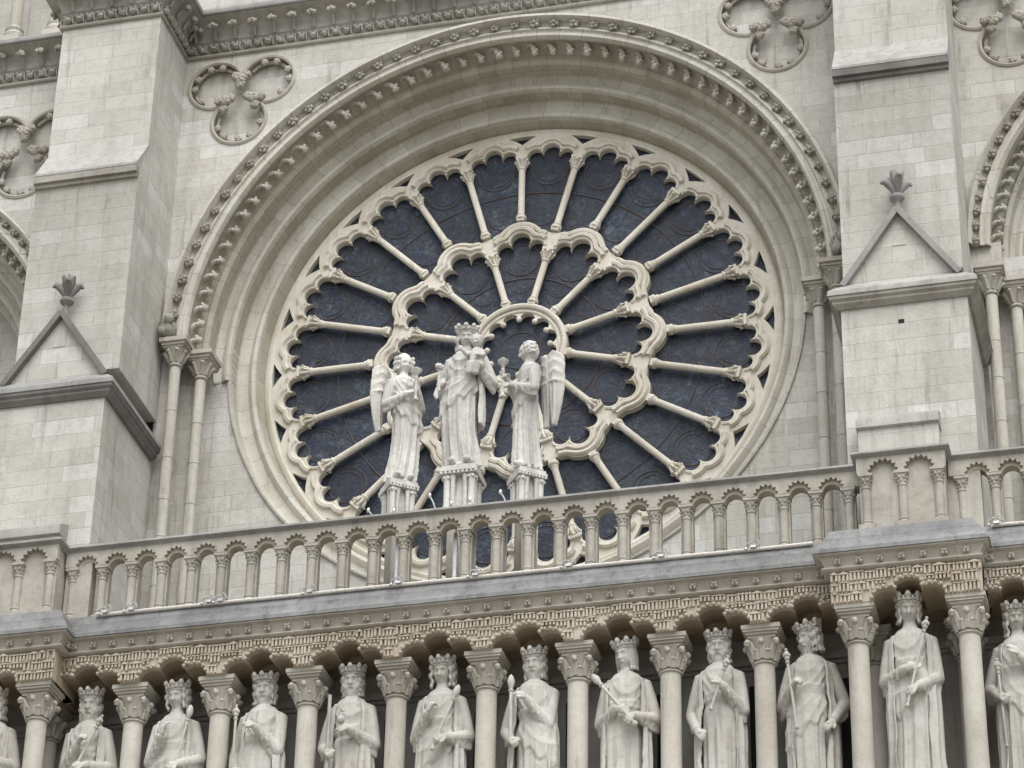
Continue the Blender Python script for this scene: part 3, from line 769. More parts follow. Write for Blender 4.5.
def flower(x, y, d, n_):
    if abs(x) > 11: return
    for s in (-1, 1):
        for t in (-1, 1): mb.ball((x+n_.x*.10+d.x*.028*s, y+n_.y*.10+d.y*.028*s, -8.045+.026*t), .032, 6, 5, .1, int(x*50))
    mb.ball((x+n_.x*.135, y+n_.y*.135, -8.045), .02, 6, 4)
along(cpath, .0, .335, flower)
part('gallery_cornice', mb, CARVE, F, 50)

# columns of the gallery
S = 1.503
colx = [(-3.5+i)*S for i in range(8)]
AZ = -8.74
def column_mesh(r=.165, aw=.31, zb=-12.15):
    mb = MB()
    mb.box(-aw, aw, -aw, aw, AZ-.07, AZ); mb.box(-aw+.02, aw-.02, -aw+.02, aw-.02, AZ-.11, AZ-.07); mb.box(-aw+.055, aw-.055, -aw+.055, aw-.055, AZ-.15, AZ-.11)
    mb.box(-aw+.09, aw-.09, -aw+.09, aw-.09, AZ-.20, AZ-.15)
    cap = MB()
    cap.lathe([(r, AZ-.62), (r+.03, AZ-.605), (r+.035, AZ-.585), (r+.01, AZ-.565), (r, AZ-.55), (r+.02, AZ-.38), (r+.06, AZ-.26), (r+.10, AZ-.20)], 0, 0, 16)
    for k in range(8):
        a = 2*pi*k/8+pi/4; L_ = .095 if k % 2 == 0 else .045; ca, sa = cos(a), sin(a); q = r
        cap.tube([(q*ca, q*sa, AZ-.53), ((q+.04)*ca, (q+.04)*sa, AZ-.40), ((q+.06+L_*.5)*ca, (q+.06+L_*.5)*sa, AZ-.28), ((q+.06+L_)*ca, (q+.06+L_)*sa, AZ-.25)], [.05, .055, .05, .04], 6)
        cap.ball(((q+.07+L_)*ca, (q+.07+L_)*sa, AZ-.285), .055, 8, 6, .2, k)
        a += pi/8; ca, sa = cos(a), sin(a)
        cap.tube([(q*ca, q*sa, AZ-.55), ((q+.03)*ca, (q+.03)*sa, AZ-.47), ((q+.07)*ca, (q+.07)*sa, AZ-.41), ((q+.09)*ca, (q+.09)*sa, AZ-.44)], [.05, .05, .04, .03], 6)
    sh = MB(); sh.lathe([(r, AZ-.61), (r+.003, -11), (r+.01, zb+.3), (r+.05, zb+.25), (r+.03, zb+.2), (r+.1, zb+.12), (r+.1, zb+.08)], 0, 0, 24); sh.box(-aw, aw, -aw, aw, zb-.3, zb+.08)
    return mb.mesh('abacus', CARVE), cap.mesh('capital', CARVE), sh.mesh('column', COLUMN)
ab, cp, sh = column_mesh()
KY = -4.55; KYP = -4.95
def gal_col(x, y):
    o = link('gallery_column', sh, F); o.location = (x, y, ZC)
    for me_, n_ in ((cp, 'capital'), (ab, 'abacus')): q = link(n_, me_, o)
    return o
for x in colx: gal_col(x, KY)
for s in (-1, 1):
    for x in (6.80, 8.52): gal_col(s*x, KYP)
    gal_col(s*6.95, -4.12); gal_col(s*8.4, -4.12)
    for k in range(2): gal_col(s*(9.95+k*1.5), KY)
# frieze plate with trefoil arches
def tre_arch(cx, hw, z0):
    """from left to right: side lobe, big lobe, side lobe"""
    L_ = []
    c1 = hw*.62; r1 = hw*.40; r2_ = hw*.43
    L_ += [(cx-hw, z0)]
    L_ += [(cx-c1+r1*cos(R_(a)), z0+.02+r1*.82*sin(R_(a))) for a in range(180, 44, -15)]
    L_ += [(cx+r2_*cos(R_(a)), z0+.16+r2_*.80*sin(R_(a))) for a in range(170, 9, -16)]
    L_ += [(cx+c1+r1*cos(R_(a)), z0+.02+r1*.82*sin(R_(a))) for a in range(135, -1, -15)]
    L_ += [(cx+hw, z0)]
    return L_
def frieze(xl, xr, bays, y, mbF, mbB, mbV, depth=.5):
    z0 = AZ; zt = -8.195
    outer = [(xl, zt), (xr, zt), (xr, z0)]
    arches = []
    for c, hw in bays[::-1]: a_ = tre_arch(c, hw, z0); arches.append(a_); outer += a_[::-1]
    outer += [(xl, z0)]
    mesh_into(mbF, fill('frieze', outer, [], y, y+.12))
    mesh_into(mbV, fill('frieze', outer, [], y+.12, y+.12+depth))
    # ball border along the arches
    for a_ in arches:
        L_ = 0; pts = [Vector((p[0], 0, p[1])) for p in a_]; acc = 0; nxt = .03
        for i in range(len(pts)-1):
            seg = (pts[i+1]-pts[i]).length
            while acc+seg > nxt:
                p = pts[i].lerp(pts[i+1], (nxt-acc)/seg); mbB.ball((p.x, y-.04, p.z+.014), (.034, .045, .034), 7, 5); nxt += .092
            acc += seg
    def clear(x, z):
        # is the point above every arch?
        for c, hw in bays:
            d = abs(x-c)/hw
            if d < 1:
                top = z0+.16+hw*.43*.80*math.sqrt(max(0, 1-min(1, d/.43)**2)) if d < .43 else z0+.02+hw*.40*.82*math.sqrt(max(0, 1-min(1, abs(d-.62)/.40)**2))
                if z < top+.055: return False
        return True
    # little carved city: crowded turrets and arcades in ragged tiers
    TH = .165
    for ti in range(3):
        zb = z0+.010+ti*(TH+.016); x = xl+.01
        while x < xr-.07:
            w_ = min(rnd.choice((.11, .16, .16, .22)), xr-.005-x); z_ = None
            for dz in (0, .03, .06, .09):
                if all(clear(x+w_*q, zb+dz) for q in (0, .25, .5, .75, 1)): z_ = zb+dz; break
            if z_ is None: x += .03; continue
            hh = min(zb+TH, -8.205)-z_
            if hh < .05: x += w_; continue
            yy = y-rnd.uniform(.035, .065); kind = rnd.random(); roof = .04 if hh > .12 and kind < .75 else .012; bd = hh-roof
            mbB.box(x-.003, x+w_+.003, yy-.008, y+.01, z_+bd-.014, z_+bd)
            n_ = max(2, round(w_/.062)); q_ = .017
            for k in range(n_):
                xx = x+q_+(w_-2*q_)*k/(n_-1); mbB.box(xx-q_, xx+q_, yy+.004, y+.01, z_, z_+bd-.013)
            if kind < .35: mbB.add([(x, yy, z_+bd), (x+w_, yy, z_+bd), (x+w_/2, yy, z_+hh), (x, y, z_+bd), (x+w_, y, z_+bd), (x+w_/2, y, z_+hh)], [(0,1,2), (0,3,4,1), (1,4,5,2), (2,5,3,0)])
            elif kind < .75:
                for k in range(n_):
                    xx = x+q_+(w_-2*q_)*k/(n_-1); mbB.ball((xx, yy+.02, z_+bd+.008), (.02, .02, .022), 6, 5)
            x += w_+rnd.uniform(.012, .028)
fb = MB(); fs_ = MB(); fv = MB()
bays = [(-6.02, .60)]+[((i-3)*S, .585) for i in range(7)]+[(6.02, .60)]
frieze(-6.46, 6.46, bays, CY+.0, fb, fs_, fv)
for s in (-1, 1):
    lo, hi_ = sorted((s*6.45, s*8.80)); frieze(lo, hi_, [(s*7.66, .56)], CYP, fb, fs_, fv, .8)
    lo, hi_ = sorted((s*8.80, s*14)); frieze(lo, hi_, sorted([(s*9.22, .52), (s*10.7, .585), (s*12.2, .585)]), CY, fb, fs_, fv)
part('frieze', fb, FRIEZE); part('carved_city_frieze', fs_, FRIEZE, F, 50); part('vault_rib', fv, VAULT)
# return faces of the projecting blocks and the ceiling of the gallery
mb = MB()
for s in (-1, 1):
    for x in (6.46, 8.72): mb.box(*sorted((s*x, s*(x+.08))), CYP+.12, CY+.14, AZ, -8.2)
mb.box(-20, 20, -4.35, -3.7, -8.50, -8.2)
for s in (-1, 1): mb.box(*sorted((s*6.67, s*8.59)), CYP+.7, -3.7, -8.40, -8.21); mb.box(*sorted((s*6.55, s*6.66)), CYP+.13, -3.83, AZ+.012, -8.21); mb.box(*sorted((s*8.60, s*8.71)), CYP+.13, -3.83, AZ+.012, -8.21)
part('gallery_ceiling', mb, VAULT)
# back wall of the gallery, string at head height, dark loopholes beside the kings
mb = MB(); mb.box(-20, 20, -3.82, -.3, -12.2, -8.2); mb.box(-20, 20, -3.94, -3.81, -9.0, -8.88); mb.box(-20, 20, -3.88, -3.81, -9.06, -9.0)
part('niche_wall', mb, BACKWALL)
statx = [-7.62, -6.06, -4.53, -3.02, -1.52, 0, 1.53, 3.03, 4.53, 5.98, 7.60, 9.22]
for x in statx:
    if abs(x) > 7.3 and abs(x) < 8: continue
    mb = MB(); mb.box(x+.36, x+.60, -3.835, -3.80, -11.6, -9.32); part('loophole', mb, VOID)
# gallery floor and the plain wall below down to the square
mb = MB(); mb.plan(cpath, [(-4, -12.15), (.06, -12.15), (.12, -12.2), (.12, -12.3), (.0, -12.45), (.0, -13.0), (-.3, -13.1), (-4, -13.1)])
part('gallery_floor', mb, GREY)
mb = MB(); mb.box(-20, 20, -4.3, -.3, -ZC, -13.05)
for s in (-1, 1): mb.box(*sorted((s*6.5, s*8.7)), -5.2, -4.2, -ZC, -13.05); mb.box(*sorted((s*18.5, s*20.6)), -5.2, -4.2, -ZC, -13.05)
part('wall', mb, WALL)
mb = MB(); mb.box(-20, 20, .46, 9, -ZC, 12.9); part('nave_body', mb, WALL)
mb = MB()
for s in (-1, 1): mb.box(*sorted((s*18.4, s*20)), -3.4, .3, -7.6, 7.0)
part('buttress', mb, WALL)

# ------------------------------------------------------------------ cable and its clamps on the gallery ledge
def cable(xa, xb, label, y=-4.93):
    mb = MB(); n = 40; r = random.Random(3)
    mb.tube([(xa+(xb-xa)*i/n, y+.004*r.random(), ZC+ZL-.09+.006*r.random()) for i in range(n+1)], .03, 8)
    o = mb.build('lamp_cable', WHITECABLE); o['label'] = label; o['category'] = 'cable'; return o
c1_ = cable(-5.95, 6.15, 'long pale cable laid along the foot of the balustrade below the rose window')
c2_ = cable(8.98, 12, 'short pale cable on the ledge right of the right projecting pedestal', -4.92)
clm = MB()
clm.tube([(-.13, 0, -.03), (-.10, -.03, .03), (-.03, -.04, .06), (.03, -.03, .05), (.06, -.01, .0)], .018, 6); clm.tube([(.0, -.02, .05), (.05, -.05, .09), (.10, -.05, .06), (.12, -.03, .0)], .014, 6); clm.box(-.04, .05, -.05, .02, -.04, 0); clm.ball((-.12, -.01, -.04), .028)
clmm = clm.mesh('clamp', METAL)
for px in (-5.78, -5.32, -3.95, -3.75, -2.2, -.68, .62, 2.18, 3.7, 5.2):
    o = link('clamp', clmm, c1_); o.location = (px, -4.96, ZC+ZL-.05)
o = link('clamp', clmm, c2_); o.location = (9.05, -4.95, ZC+ZL-.05)
rods = MB()
for i, (x, h) in enumerate(((-1.35, .34), (-.9, .28), (-.28, .5), (.1, .30), (.42, .34), (.95, .42))):
    y = -4.35; z = ZR-.3
    rods_ = MB(); rods_.tube([(0, 0, 0), (0, 0, h*.5+.3), (-.04, 0, h*.75+.3), (-.10, 0, h+.3)], .013, 6); rods_.ball((-.10, 0, h+.3), (.03, .03, .05), 8, 6)
    rods_.box(-.03, .03, -.03, .03, -1.1, .02)
    o = rods_.build('light_rod', METAL); o.location = (x, y, ZC+z)
    o['label'] = ['leftmost of the six thin metal rods behind the balustrade, left of the left angel', 'second thin metal rod from the left, right beside the left angel pedestal', 'tallest of the six thin metal rods, left of the crowned woman',
                  'thin metal rod in front of the pedestal of the crowned central statue', 'thin metal rod behind the balustrade between central statue and right angel', 'thin metal rod rightmost of six, in front of the right angel pedestal'][i]
    o['category'] = 'metal rod'; o['group'] = 'thin metal rods behind the balustrade'
#STATUES#
# ------------------------------------------------------------------ carved figures
PITCH_ = .27          # heads bend down towards the square
def lerp_keys(keys, z):
    if z <= keys[0][0]: return keys[0][1:]
    for i in range(len(keys)-1):
        a, b = keys[i], keys[i+1]
        if z <= b[0]:
            t = (z-a[0])/(b[0]-a[0]); t = t*t*(3-2*t)
            return tuple(a[k+1]*(1-t)+b[k+1]*t for k in range(len(a)-1))
    return keys[-1][1:]
def ridge(t): return 1-abs(sin(t/2))**.7*1.0
def gs(x, s): return math.exp(-(x*x)/(2*s*s))
def head_into(mb, c, yaw_, beard, sc=1.0, pitch=0, young=False, long_face=1.0):
    """a head with a face looking along -y, turned by yaw_; c = centre of the skull"""
    nu, nv = 72, 56; vs = []; fs = []; Rm = Matrix.Rotation(yaw_, 4, 'Z') @ Matrix.Rotation(PITCH_, 4, 'X')
    for i in range(nv+1):
        el = pi/2-pi*i/nv
        for k in range(nu):
            az = -pi+2*pi*k/nu                      # 0 = front
            x = sin(az)*cos(el); y = -cos(az)*cos(el); z = sin(el)
            zz = z
            wx = .172*(1-.20*max(0, -zz)**1.3); wy = .215*(1-.06*max(0, -zz)); wz = .262*long_face
            r = 0.0
            fr = max(0, cos(az))
            if fr > 0:
                r += .060*gs(az, .12)*max(0, min(1, (.22-el)/.42))*(1 if el > -.26 else max(0, 1-(-.26-el)/.09))      # nose
                r += .018*gs(abs(az)-.14, .07)*gs(el+.22, .06)
                r -= .050*(gs(az-.36, .17)+gs(az+.36, .17))*gs(el-.05, .10)                                         # eye sockets
                r += .028*(gs(az-.36, .10)+gs(az+.36, .10))*gs(el-.03, .05)                                       # eyeballs
                r -= .008*(gs(az-.36, .13)+gs(az+.36, .13))*gs(el-.035, .015)
                r += .026*(gs(az-.36, .22)+gs(az+.36, .22))*gs(el-.21, .055)                                         # brows
                r += .010*(gs(az-.62, .2)+gs(az+.62, .2))*gs(el+.22, .18)                                           # cheeks
                r += .020*gs(az, .22)*gs(el+.47, .045)+.020*gs(az, .18)*gs(el+.60, .045)-.026*gs(az, .26)*gs(el+.535, .028)   # lips
                r += .020*gs(az, .28)*gs(el+.85, .13)                                                               # chin
                r -= .012*(gs(az-.5, .18)+gs(az+.5, .18))*gs(el+.55, .15)
            if beard and abs(az) < 1.55:
                e = 1/(1+math.exp((el+.60-.42*min(1, abs(az)/.9)**1.5)*18))
                mouth = 1-gs(az, .2)*gs(el+.53, .08)
                r += e*mouth*(beard*.95+.016*sin(az*17+6*sin(el*7))+.012*sin(az*29+el*18))*(1 if abs(az) < 1.25 else max(0, (1.55-abs(az))/.3))
                r += .032*(gs(az-.22, .17)+gs(az+.22, .17))*gs(el+.42+.30*(abs(az)-.1), .05)                        # moustache
            v = Vector((x*(wx+r), y*(wy+r), z*(wz+r*.6)))
            if beard and fr > 0 and zz < -.55: v.z -= .12*(beard/.05)*max(0, (-zz-.55)/.45)**.8*fr; 
            v = Rm @ v
            vs.append((c[0]+v.x*sc, c[1]+v.y*sc, c[2]+v.z*sc))
    for i in range(nv):
        for k in range(nu): fs.append((i*nu+k, i*nu+(k+1) % nu, (i+1)*nu+(k+1) % nu, (i+1)*nu+k))
    mb.add(vs, fs)
    for s in (-1, 1):
        e = Rm @ Vector((s*.168, .01, -.02)); mb.ball((c[0]+e.x*sc, c[1]+e.y*sc, c[2]+e.z*sc), (.025*sc, .04*sc, .055*sc), 8, 6)
def hair_into(mb, c, yaw_, length, sc=1.0, r0=3, volume=1.0, straight=False):
    volume *= .84
    Rm = Matrix.Rotation(yaw_, 4, 'Z') @ Matrix.Rotation(PITCH_*.75, 4, 'X'); r = random.Random(r0)
    def P_(x, y, z): v = Rm @ Vector((x, y, z)); return (c[0]+v.x*sc, c[1]+v.y*sc, c[2]+v.z*sc)
    nu, nv = 48, 30; vs = []; fs = []
    for i in range(nv+1):
        el = pi/2-pi*i/nv
        for k in range(nu):
            az = 2*pi*k/nu; x = cos(az)*cos(el); y = sin(az)*cos(el); z = sin(el)
            q = 1+.035*sin(az*13+5*sin(el*5))+.02*sin(el*22)
            vs.append(P_(x*.205*q*volume, .055+y*.20*q, .03+z*.265*q))
    for i in range(nv):
        for k in range(nu): fs.append((i*nu+k, i*nu+(k+1) % nu, (i+1)*nu+(k+1) % nu, (i+1)*nu+k))
    mb.add(vs, fs)
    # locks falling beside the face and down the neck
    for s in (-1, 1):
        for k in range(6):
            a = .95+k*.34; pts = []; n = 15; ph = r.uniform(0, 6)
            for i in range(n):
                t = i/(n-1); z = .17-length*t
                w_ = (.188+.028*sin(t*pi)*volume+.03*t*(k < 4))*volume
                wob = 0 if straight else .022*sin(t*17+ph)
                pts.append(P_(s*sin(a)*(w_+wob), -cos(a)*(w_+wob)*1.02+.02, z+(0 if straight else .0)))
            rad = [(.040+(0 if straight else .012*sin(i/(n-1)*20+ph)))*(1-.45*(i/(n-1))**2) for i in range(n)]
            mb.tube(pts, rad, 7)
            mb.ball(pts[-1], .038*sc, 7, 5)
def crown_into(mb, c, yaw_, sc=1.0, h=.13, n=8):
    """open crown: a band with a beaded rim carrying leaf-shaped fleurons"""
    Rm = Matrix.Rotation(yaw_, 4, 'Z') @ Matrix.Rotation(PITCH_, 4, 'X'); up_ = .085
    def W(v): v = Rm @ v; return (c[0]+v.x*sc, c[1]+v.y*sc, c[2]+v.z*sc)
    prof = [(.196, .0), (.212, .012), (.212, .035), (.200, .045), (.210, h-.03), (.226, h-.02), (.230, h), (.205, h), (.19, .0)]
    vs = []; fs = []; m = 32
    for r, z in prof:
        for k in range(m): a = 2*pi*k/m; vs.append(W(Vector((r*sin(a), -r*cos(a)*1.05+.015, z+up_))))
    for i in range(len(prof)-1):
        for k in range(m): fs.append((i*m+k, i*m+(k+1) % m, (i+1)*m+(k+1) % m, (i+1)*m+k))
    fs.append(tuple(range(m))); fs.append(tuple(range((len(prof)-1)*m, len(prof)*m))); mb.add(vs, fs)
    for k in range(n*2):
        a = 2*pi*k/(n*2); big = k % 2 == 0; R = .215
        def Q(dr, da, z): return W(Vector(((R+dr)*sin(a+da), -(R+dr)*cos(a+da)*1.05+.015, z+up_)))
        if big:
            mb.tube([Q(0, 0, h-.03), Q(.006, 0, h+.03), Q(.014, 0, h+.06), Q(.022, 0, h+.095), Q(.024, 0, h+.108)], [.035*sc, .036*sc, .050*sc, .034*sc, .012*sc], 7)
            for s in (-1, 1): mb.tube([Q(.004, 0, h+.02), Q(.012, s*.14, h+.05), Q(.024, s*.22, h+.05)], [.026*sc, .030*sc, .016*sc], 6)
        else: mb.tube([Q(0, 0, h-.02), Q(.006, 0, h+.02), Q(.012, 0, h+.045)], [.026*sc, .026*sc, .012*sc], 6)
        mb.ball(Q(-.008, 0, h*.5), .018*sc, 6, 5)
def ik(S, T, l1, l2, pole):
    S = Vector(S); T = Vector(T); d = T-S; L_ = min(d.length, (l1+l2)*.999); u = d.normalized(); T = S+u*L_
    a = (l1*l1-l2*l2+L_*L_)/(2*L_); h = math.sqrt(max(0, l1*l1-a*a)); p = Vector(pole); p = (p-u*p.dot(u)).normalized()
    return S+u*a+p*h, T
def hand_into(mb, W, dirv, palmn, curl=.5, grip=None, sc=1.0):
    """palm and five fingers; W wrist, dirv pointing to the fingers, palmn palm normal (curl side)"""
    d = Vector(dirv).normalized(); n_ = Vector(palmn); n_ = (n_-d*n_.dot(d)).normalized(); s_ = d.cross(n_)
    W = Vector(W)
    mb.tube([W-d*.06*sc, W+d*.02*sc, W+d*.10*sc, W+d*.15*sc], [.05*sc, .055*sc, .062*sc, .045*sc], 10)
    for off in (-.03, .03): mb.tube([W+s_*off*sc, W+d*.14*sc+s_*off*1.3*sc], [.042*sc, .036*sc], 8)
    for k, (o_, L_) in enumerate(((-.056, .13), (-.019, .155), (.019, .15), (.056, .115))):
        p = W+d*.13*sc+s_*o_*sc; pts = [p-d*.03*sc]; a = 0
        for j in range(4):
            pts.append(p.copy()); a += curl*(.7 if j == 0 else 1.0); p = p+(d*cos(a)+n_*sin(a))*(L_*sc*(.36-.05*j))
        mb.tube(pts, [.027*sc, .026*sc, .025*sc, .023*sc, .019*sc], 7)
    p = W+d*.035*sc+s_*.055*sc; q = p+(d*.6+s_*.75+n_*.25)*.07*sc; r = q+(d*.95+n_*.5*curl)*.07*sc
    mb.tube([p, q, r], [.032*sc, .028*sc, .021*sc], 7)
def staff_mesh(A, B, rad=.026, head='fleur', sc=1.0):
    mb = MB(); A = Vector(A); B = Vector(B); d = (A-B).normalized()
    mb.tube([B, B.lerp(A, .5), A], rad, 10)
    if head == 'fleur':
        mb.ball(A, (.05*sc, .05*sc, .05*sc), 10, 7); mb.ball(A+d*.08, (.042, .042, .05), 10, 7, .1, 3); mb.ball(A+d*.15, .028, 8, 6)
        for k in range(6): a = k*pi/3; mb.ball(A+d*.05+Vector((cos(a)*.045, sin(a)*.045, 0)), (.026, .026, .035), 7, 5)
        mb.tube([A-d*.09, A-d*.07], rad*1.7, 10)
    elif head == 'bud':
        mb.tube([A-d*.06, A, A+d*.07, A+d*.15, A+d*.19], [rad, .055, .07, .045, .012], 10); mb.tube([A-d*.1, A-d*.08], rad*1.6, 10)
    elif head == 'sword':
        pass
    mb.ball(B, rad*1.7, 8, 6)
    return mb
def voxel(mb, size, m, name, smooth_it=1):
    me = bpy.data.meshes.new(name); me.from_pydata(mb.v, [], mb.f); me.validate()
    bm = bmesh.new(); bm.from_mesh(me); bmesh.ops.recalc_face_normals(bm, faces=bm.faces); bm.to_mesh(me); bm.free()
    o = bpy.data.objects.new(name, me); C.objects.link(o)
    r = o.modifiers.new('r', 'REMESH'); r.mode = 'VOXEL'; r.voxel_size = size; r.use_smooth_shade = True
    if smooth_it:
        q = o.modifiers.new('s', 'SMOOTH'); q.factor = .5; q.iterations = smooth_it
    dg = bpy.context.evaluated_depsgraph_get(); dg.update()
    out = bpy.data.meshes.new_from_object(o.evaluated_get(dg)); bpy.data.objects.remove(o); bpy.data.meshes.remove(me)
    out.materials.clear(); out.materials.append(m); out.shade_smooth(); out.name = name
    return out

BODY = [(0.00, .40, .33), (.25, .385, .32), (.9, .36, .29), (1.5, .365, .275), (1.95, .35, .255), (2.12, .315, .235), (2.3, .33, .25), (2.55, .365, .26), (2.70, .345, .235), (2.80, .26, .19), (2.87, .14, .14), (2.95, .115, .125)]
def figure(seed, R_hand, L_hand, R_curl=.55, L_curl=.55, R_dir=None, L_dir=None, yaw_=0, beard=.05, over=True, waist_z=2.12, long_face=1.0, lean=0, sweep=1, narrow=1.0, pole_out=.42, fold=1.0):
    """draped standing figure, about 3.42 m to the top of the skull, feet at z = 0, looking along -y"""
    r = random.Random(seed); mb = MB(); n = 132; mz = 120; vs = []; fs = []
    p1, p2, p3, p4 = (r.uniform(0, 6.28) for _ in range(4)); n1 = r.choice((11, 12, 13)); n2 = r.choice((19, 21, 23))
    z_top = 2.96; sw = sweep
    for i in range(mz+1):
        z = z_top*i/mz; rx, ry = lerp_keys(BODY, z)
        skirt = max(0, min(1, (2.08-z)/.5)); chest = max(0, min(1, (z-2.1)/.25))*max(0, min(1, (2.75-z)/.2))
        amp = .024+.056*max(0, min(1, (2.0-z)/1.7))
        for k in range(n):
            a = 2*pi*k/n; cx, sy = cos(a), sin(a)
            f_ = 0
            f_ += skirt*amp*(ridge(n1*a+p1+.5*sin(z*1.2+p2))-.45)*1.25
            f_ += skirt*amp*.5*(ridge(n2*a+p3+.8*sin(z*1.9+p4))-.45)
            f_ += chest*.030*(ridge(9*a+p2+1.5*sin(z*4+p1))-.4)
            if sy < .2: f_ += chest*.026*(ridge((z*1.0-.9*(cx*.36)**2*4+.15*sw*cx)*26+p3)-.4)
            if abs(z-waist_z) < .09 and not over: f_ -= .022*gs(z-waist_z, .03); f_ += .016*gs(z-waist_z-.06, .03)*(1+sin(a*16))
            if over and sy < .35:                      # overskirt / mantle drawn across the front
                x = cx*rx; hem = 1.22+.55*(.5-.5*sw*cx)+.06*sin(a*9+p1)
                top = 2.10
                if hem < z < top:
                    t = (z-hem)/(top-hem); e = min(1, (z-hem)/.05)
                    f_ += .045*e*min(1, (top-z)/.25+.3)
                    f_ += .040*(ridge((z*1.0+.42*sw*cx-.35*cx*cx)*21+p3)-.4)*(.35+.65*t)*min(1, (top-z)/.12)
            q = 1.0
            sx_ = math.copysign(abs(cx)**.92, cx); sy_ = math.copysign(abs(sy)**.92, sy)
            f_ *= fold
            vs.append((sx_*(rx*narrow+f_)+(lean*.12*sin(pi*z/2.6) if z < 2.6 else 0), sy_*(ry+f_*.9)+(.02 if z > 2.3 else 0), z))
    for i in range(mz):
        for k in range(n): fs.append((i*n+k, i*n+(k+1) % n, (i+1)*n+(k+1) % n, (i+1)*n+k))
    fs.append(tuple(range(n-1, -1, -1))); fs.append(tuple(range(mz*n, (mz+1)*n))); mb.add(vs, fs)
    # feet under the hem
    for s in (-1, 1): mb.tube([(s*.15, -.15, .06), (s*.17, -.33, .055), (s*.18, -.42, .04)], [.085, .075, .045], 8)
    # neck and collar
    mb.tube([(0, .03, 2.72), (0, .015, 2.9), (0, 0, 3.05)], [.13, .108, .115], 14)
    mb.tube([(.165*cos(t*pi/10), .015+.155*sin(t*pi/10), 2.83-.05*max(0, -sin(t*pi/10))) for t in range(20)], .02, 6, True)
    # arms
    for s, T, crl, dr in ((-1, R_hand, R_curl, R_dir), (1, L_hand, L_curl, L_dir)):
        S_ = Vector((s*.335*narrow, .02, 2.64)); E, W = ik(S_, T, .64, .60, (s*pole_out, .25, -1.0))
        mid = S_.lerp(E, .5); fm = E.lerp(W, .5)
        mb.tube([S_+Vector((-s*.06, 0, .03)), S_, mid, E], [.10, .135, .135, .12], 14)
        mb.ball(E, .122, 12, 9); d = (W-E).normalized()
        mb.tube([E, fm, W-d*.08, W-d*.02], [.12, .095, .088, .075], 12)
        # hanging sleeve: heavy cloth below the forearm
        for q in range(9):
            t = q*.095; h = .22-.2*t*t*1.3; p = E.lerp(W, t); mb.tube([p, p+Vector((0, .02, -h*.6)), p+Vector((s*.01, .03, -h))], [.09, .065, .045], 8)
        for t in (.15, .4, .65): p = E.lerp(W, t); mb.tube([p+Vector((0, -.08, .05)), p+Vector((s*.02, -.10, -.03)), p+Vector((s*.02, -.05, -.13))], .022, 6)
        dv = Vector(dr) if dr else d+Vector((-s*.3, -.1, 0))
        hand_into(mb, W, dv, Vector((-s*.25, .9, -.3)) if crl < .35 else Vector((-s*.3, .6, -.75)), crl)
    head_into(mb, (0, -.015, 3.17), yaw_, beard, sc=1.0, long_face=long_face)
    return mb
def cloak(seed, front=.75, zb=.25, side=1, m=None, flare=1.0, left_in=0.0):
    """mantle over the shoulders open at the front: a thick folded shell from front angle to front angle round the back"""
    r = random.Random(seed+50); mb = MB(); nz = 70; na = 90; out = []; inn = []
    p1, p2 = r.uniform(0, 6), r.uniform(0, 6)
    for i in range(nz+1):
        z = zb+(2.72-zb)*i/nz; rx, ry = lerp_keys(BODY, z); t = (2.72-z)/2.4
        add_x = .03+.075*max(0, min(1, (2.72-z)/.5))*flare; row = []; rowi = []
        edge = front+.04*sin(z*3+p1)-(.2*max(0, (2.5-z)))*.35
        for k in range(na+1):
            u = k/na; a0 = -pi/2+edge; a1 = 3*pi/2-edge-left_in*max(0, min(1, (2.6-z)/.4)); a = a0+(a1-a0)*u
            f_ = (.012+.042*min(1, t*1.6))*(ridge(15*a+p2+.5*sin(z*1.5+p1))-.4)*1.3
            e = min(u, 1-u)*na; f_ += .016*gs(e, 2.0)*sin(z*9+p1)*min(1, t*3)
            R1, R2 = rx+add_x+f_, ry+.03+add_x*.45+f_
            row.append((cos(a)*R1, sin(a)*R2+.015, z)); rowi.append((cos(a)*(R1-.045), sin(a)*(R2-.045)+.015, z))
        out.append(row); inn.append(rowi)
    k_ = na+1; vs = [p for r_ in out for p in r_]+[p for r_ in inn for p in r_]; o_ = len(out)*k_; fs = []
    for i in range(nz):
        for k in range(na):
            a, b, c_, d = i*k_+k, i*k_+k+1, (i+1)*k_+k+1, (i+1)*k_+k
            fs.append((a, b, c_, d)); fs.append((o_+d, o_+c_, o_+b, o_+a))
        for k in (0, na): fs.append((i*k_+k, (i+1)*k_+k, o_+(i+1)*k_+k, o_+i*k_+k))
    for i in (0, nz):
        for k in range(na): fs.append((i*k_+k, i*k_+k+1, o_+i*k_+k+1, o_+i*k_+k))
    mb.add(vs, fs); return mb
def statue(name, loc, label, cat, group, body_mb, hair=None, crown=None, extras=(), cloak_mb=None, m=STATUE, scale=1.0, rz=0, vox=.0165, sx=1.0):
    root = empty(name, loc, label, cat, group, rz); root.scale = (scale*sx, scale*.92 if sx < 1 else scale, scale)
    link('figure', voxel(body_mb, vox, m, 'figure'), root)
    if cloak_mb: link('cloak', voxel(cloak_mb, .018, m, 'cloak', 2), root)
    if hair: link('hair', voxel(hair, .014, m, 'hair'), root)
    if crown: me = crown.mesh('crown', m, 40); link('crown', me, root)
    for nm, e in extras:
        me = e.mesh(nm, m, 40); link(nm, me, root)
    return root

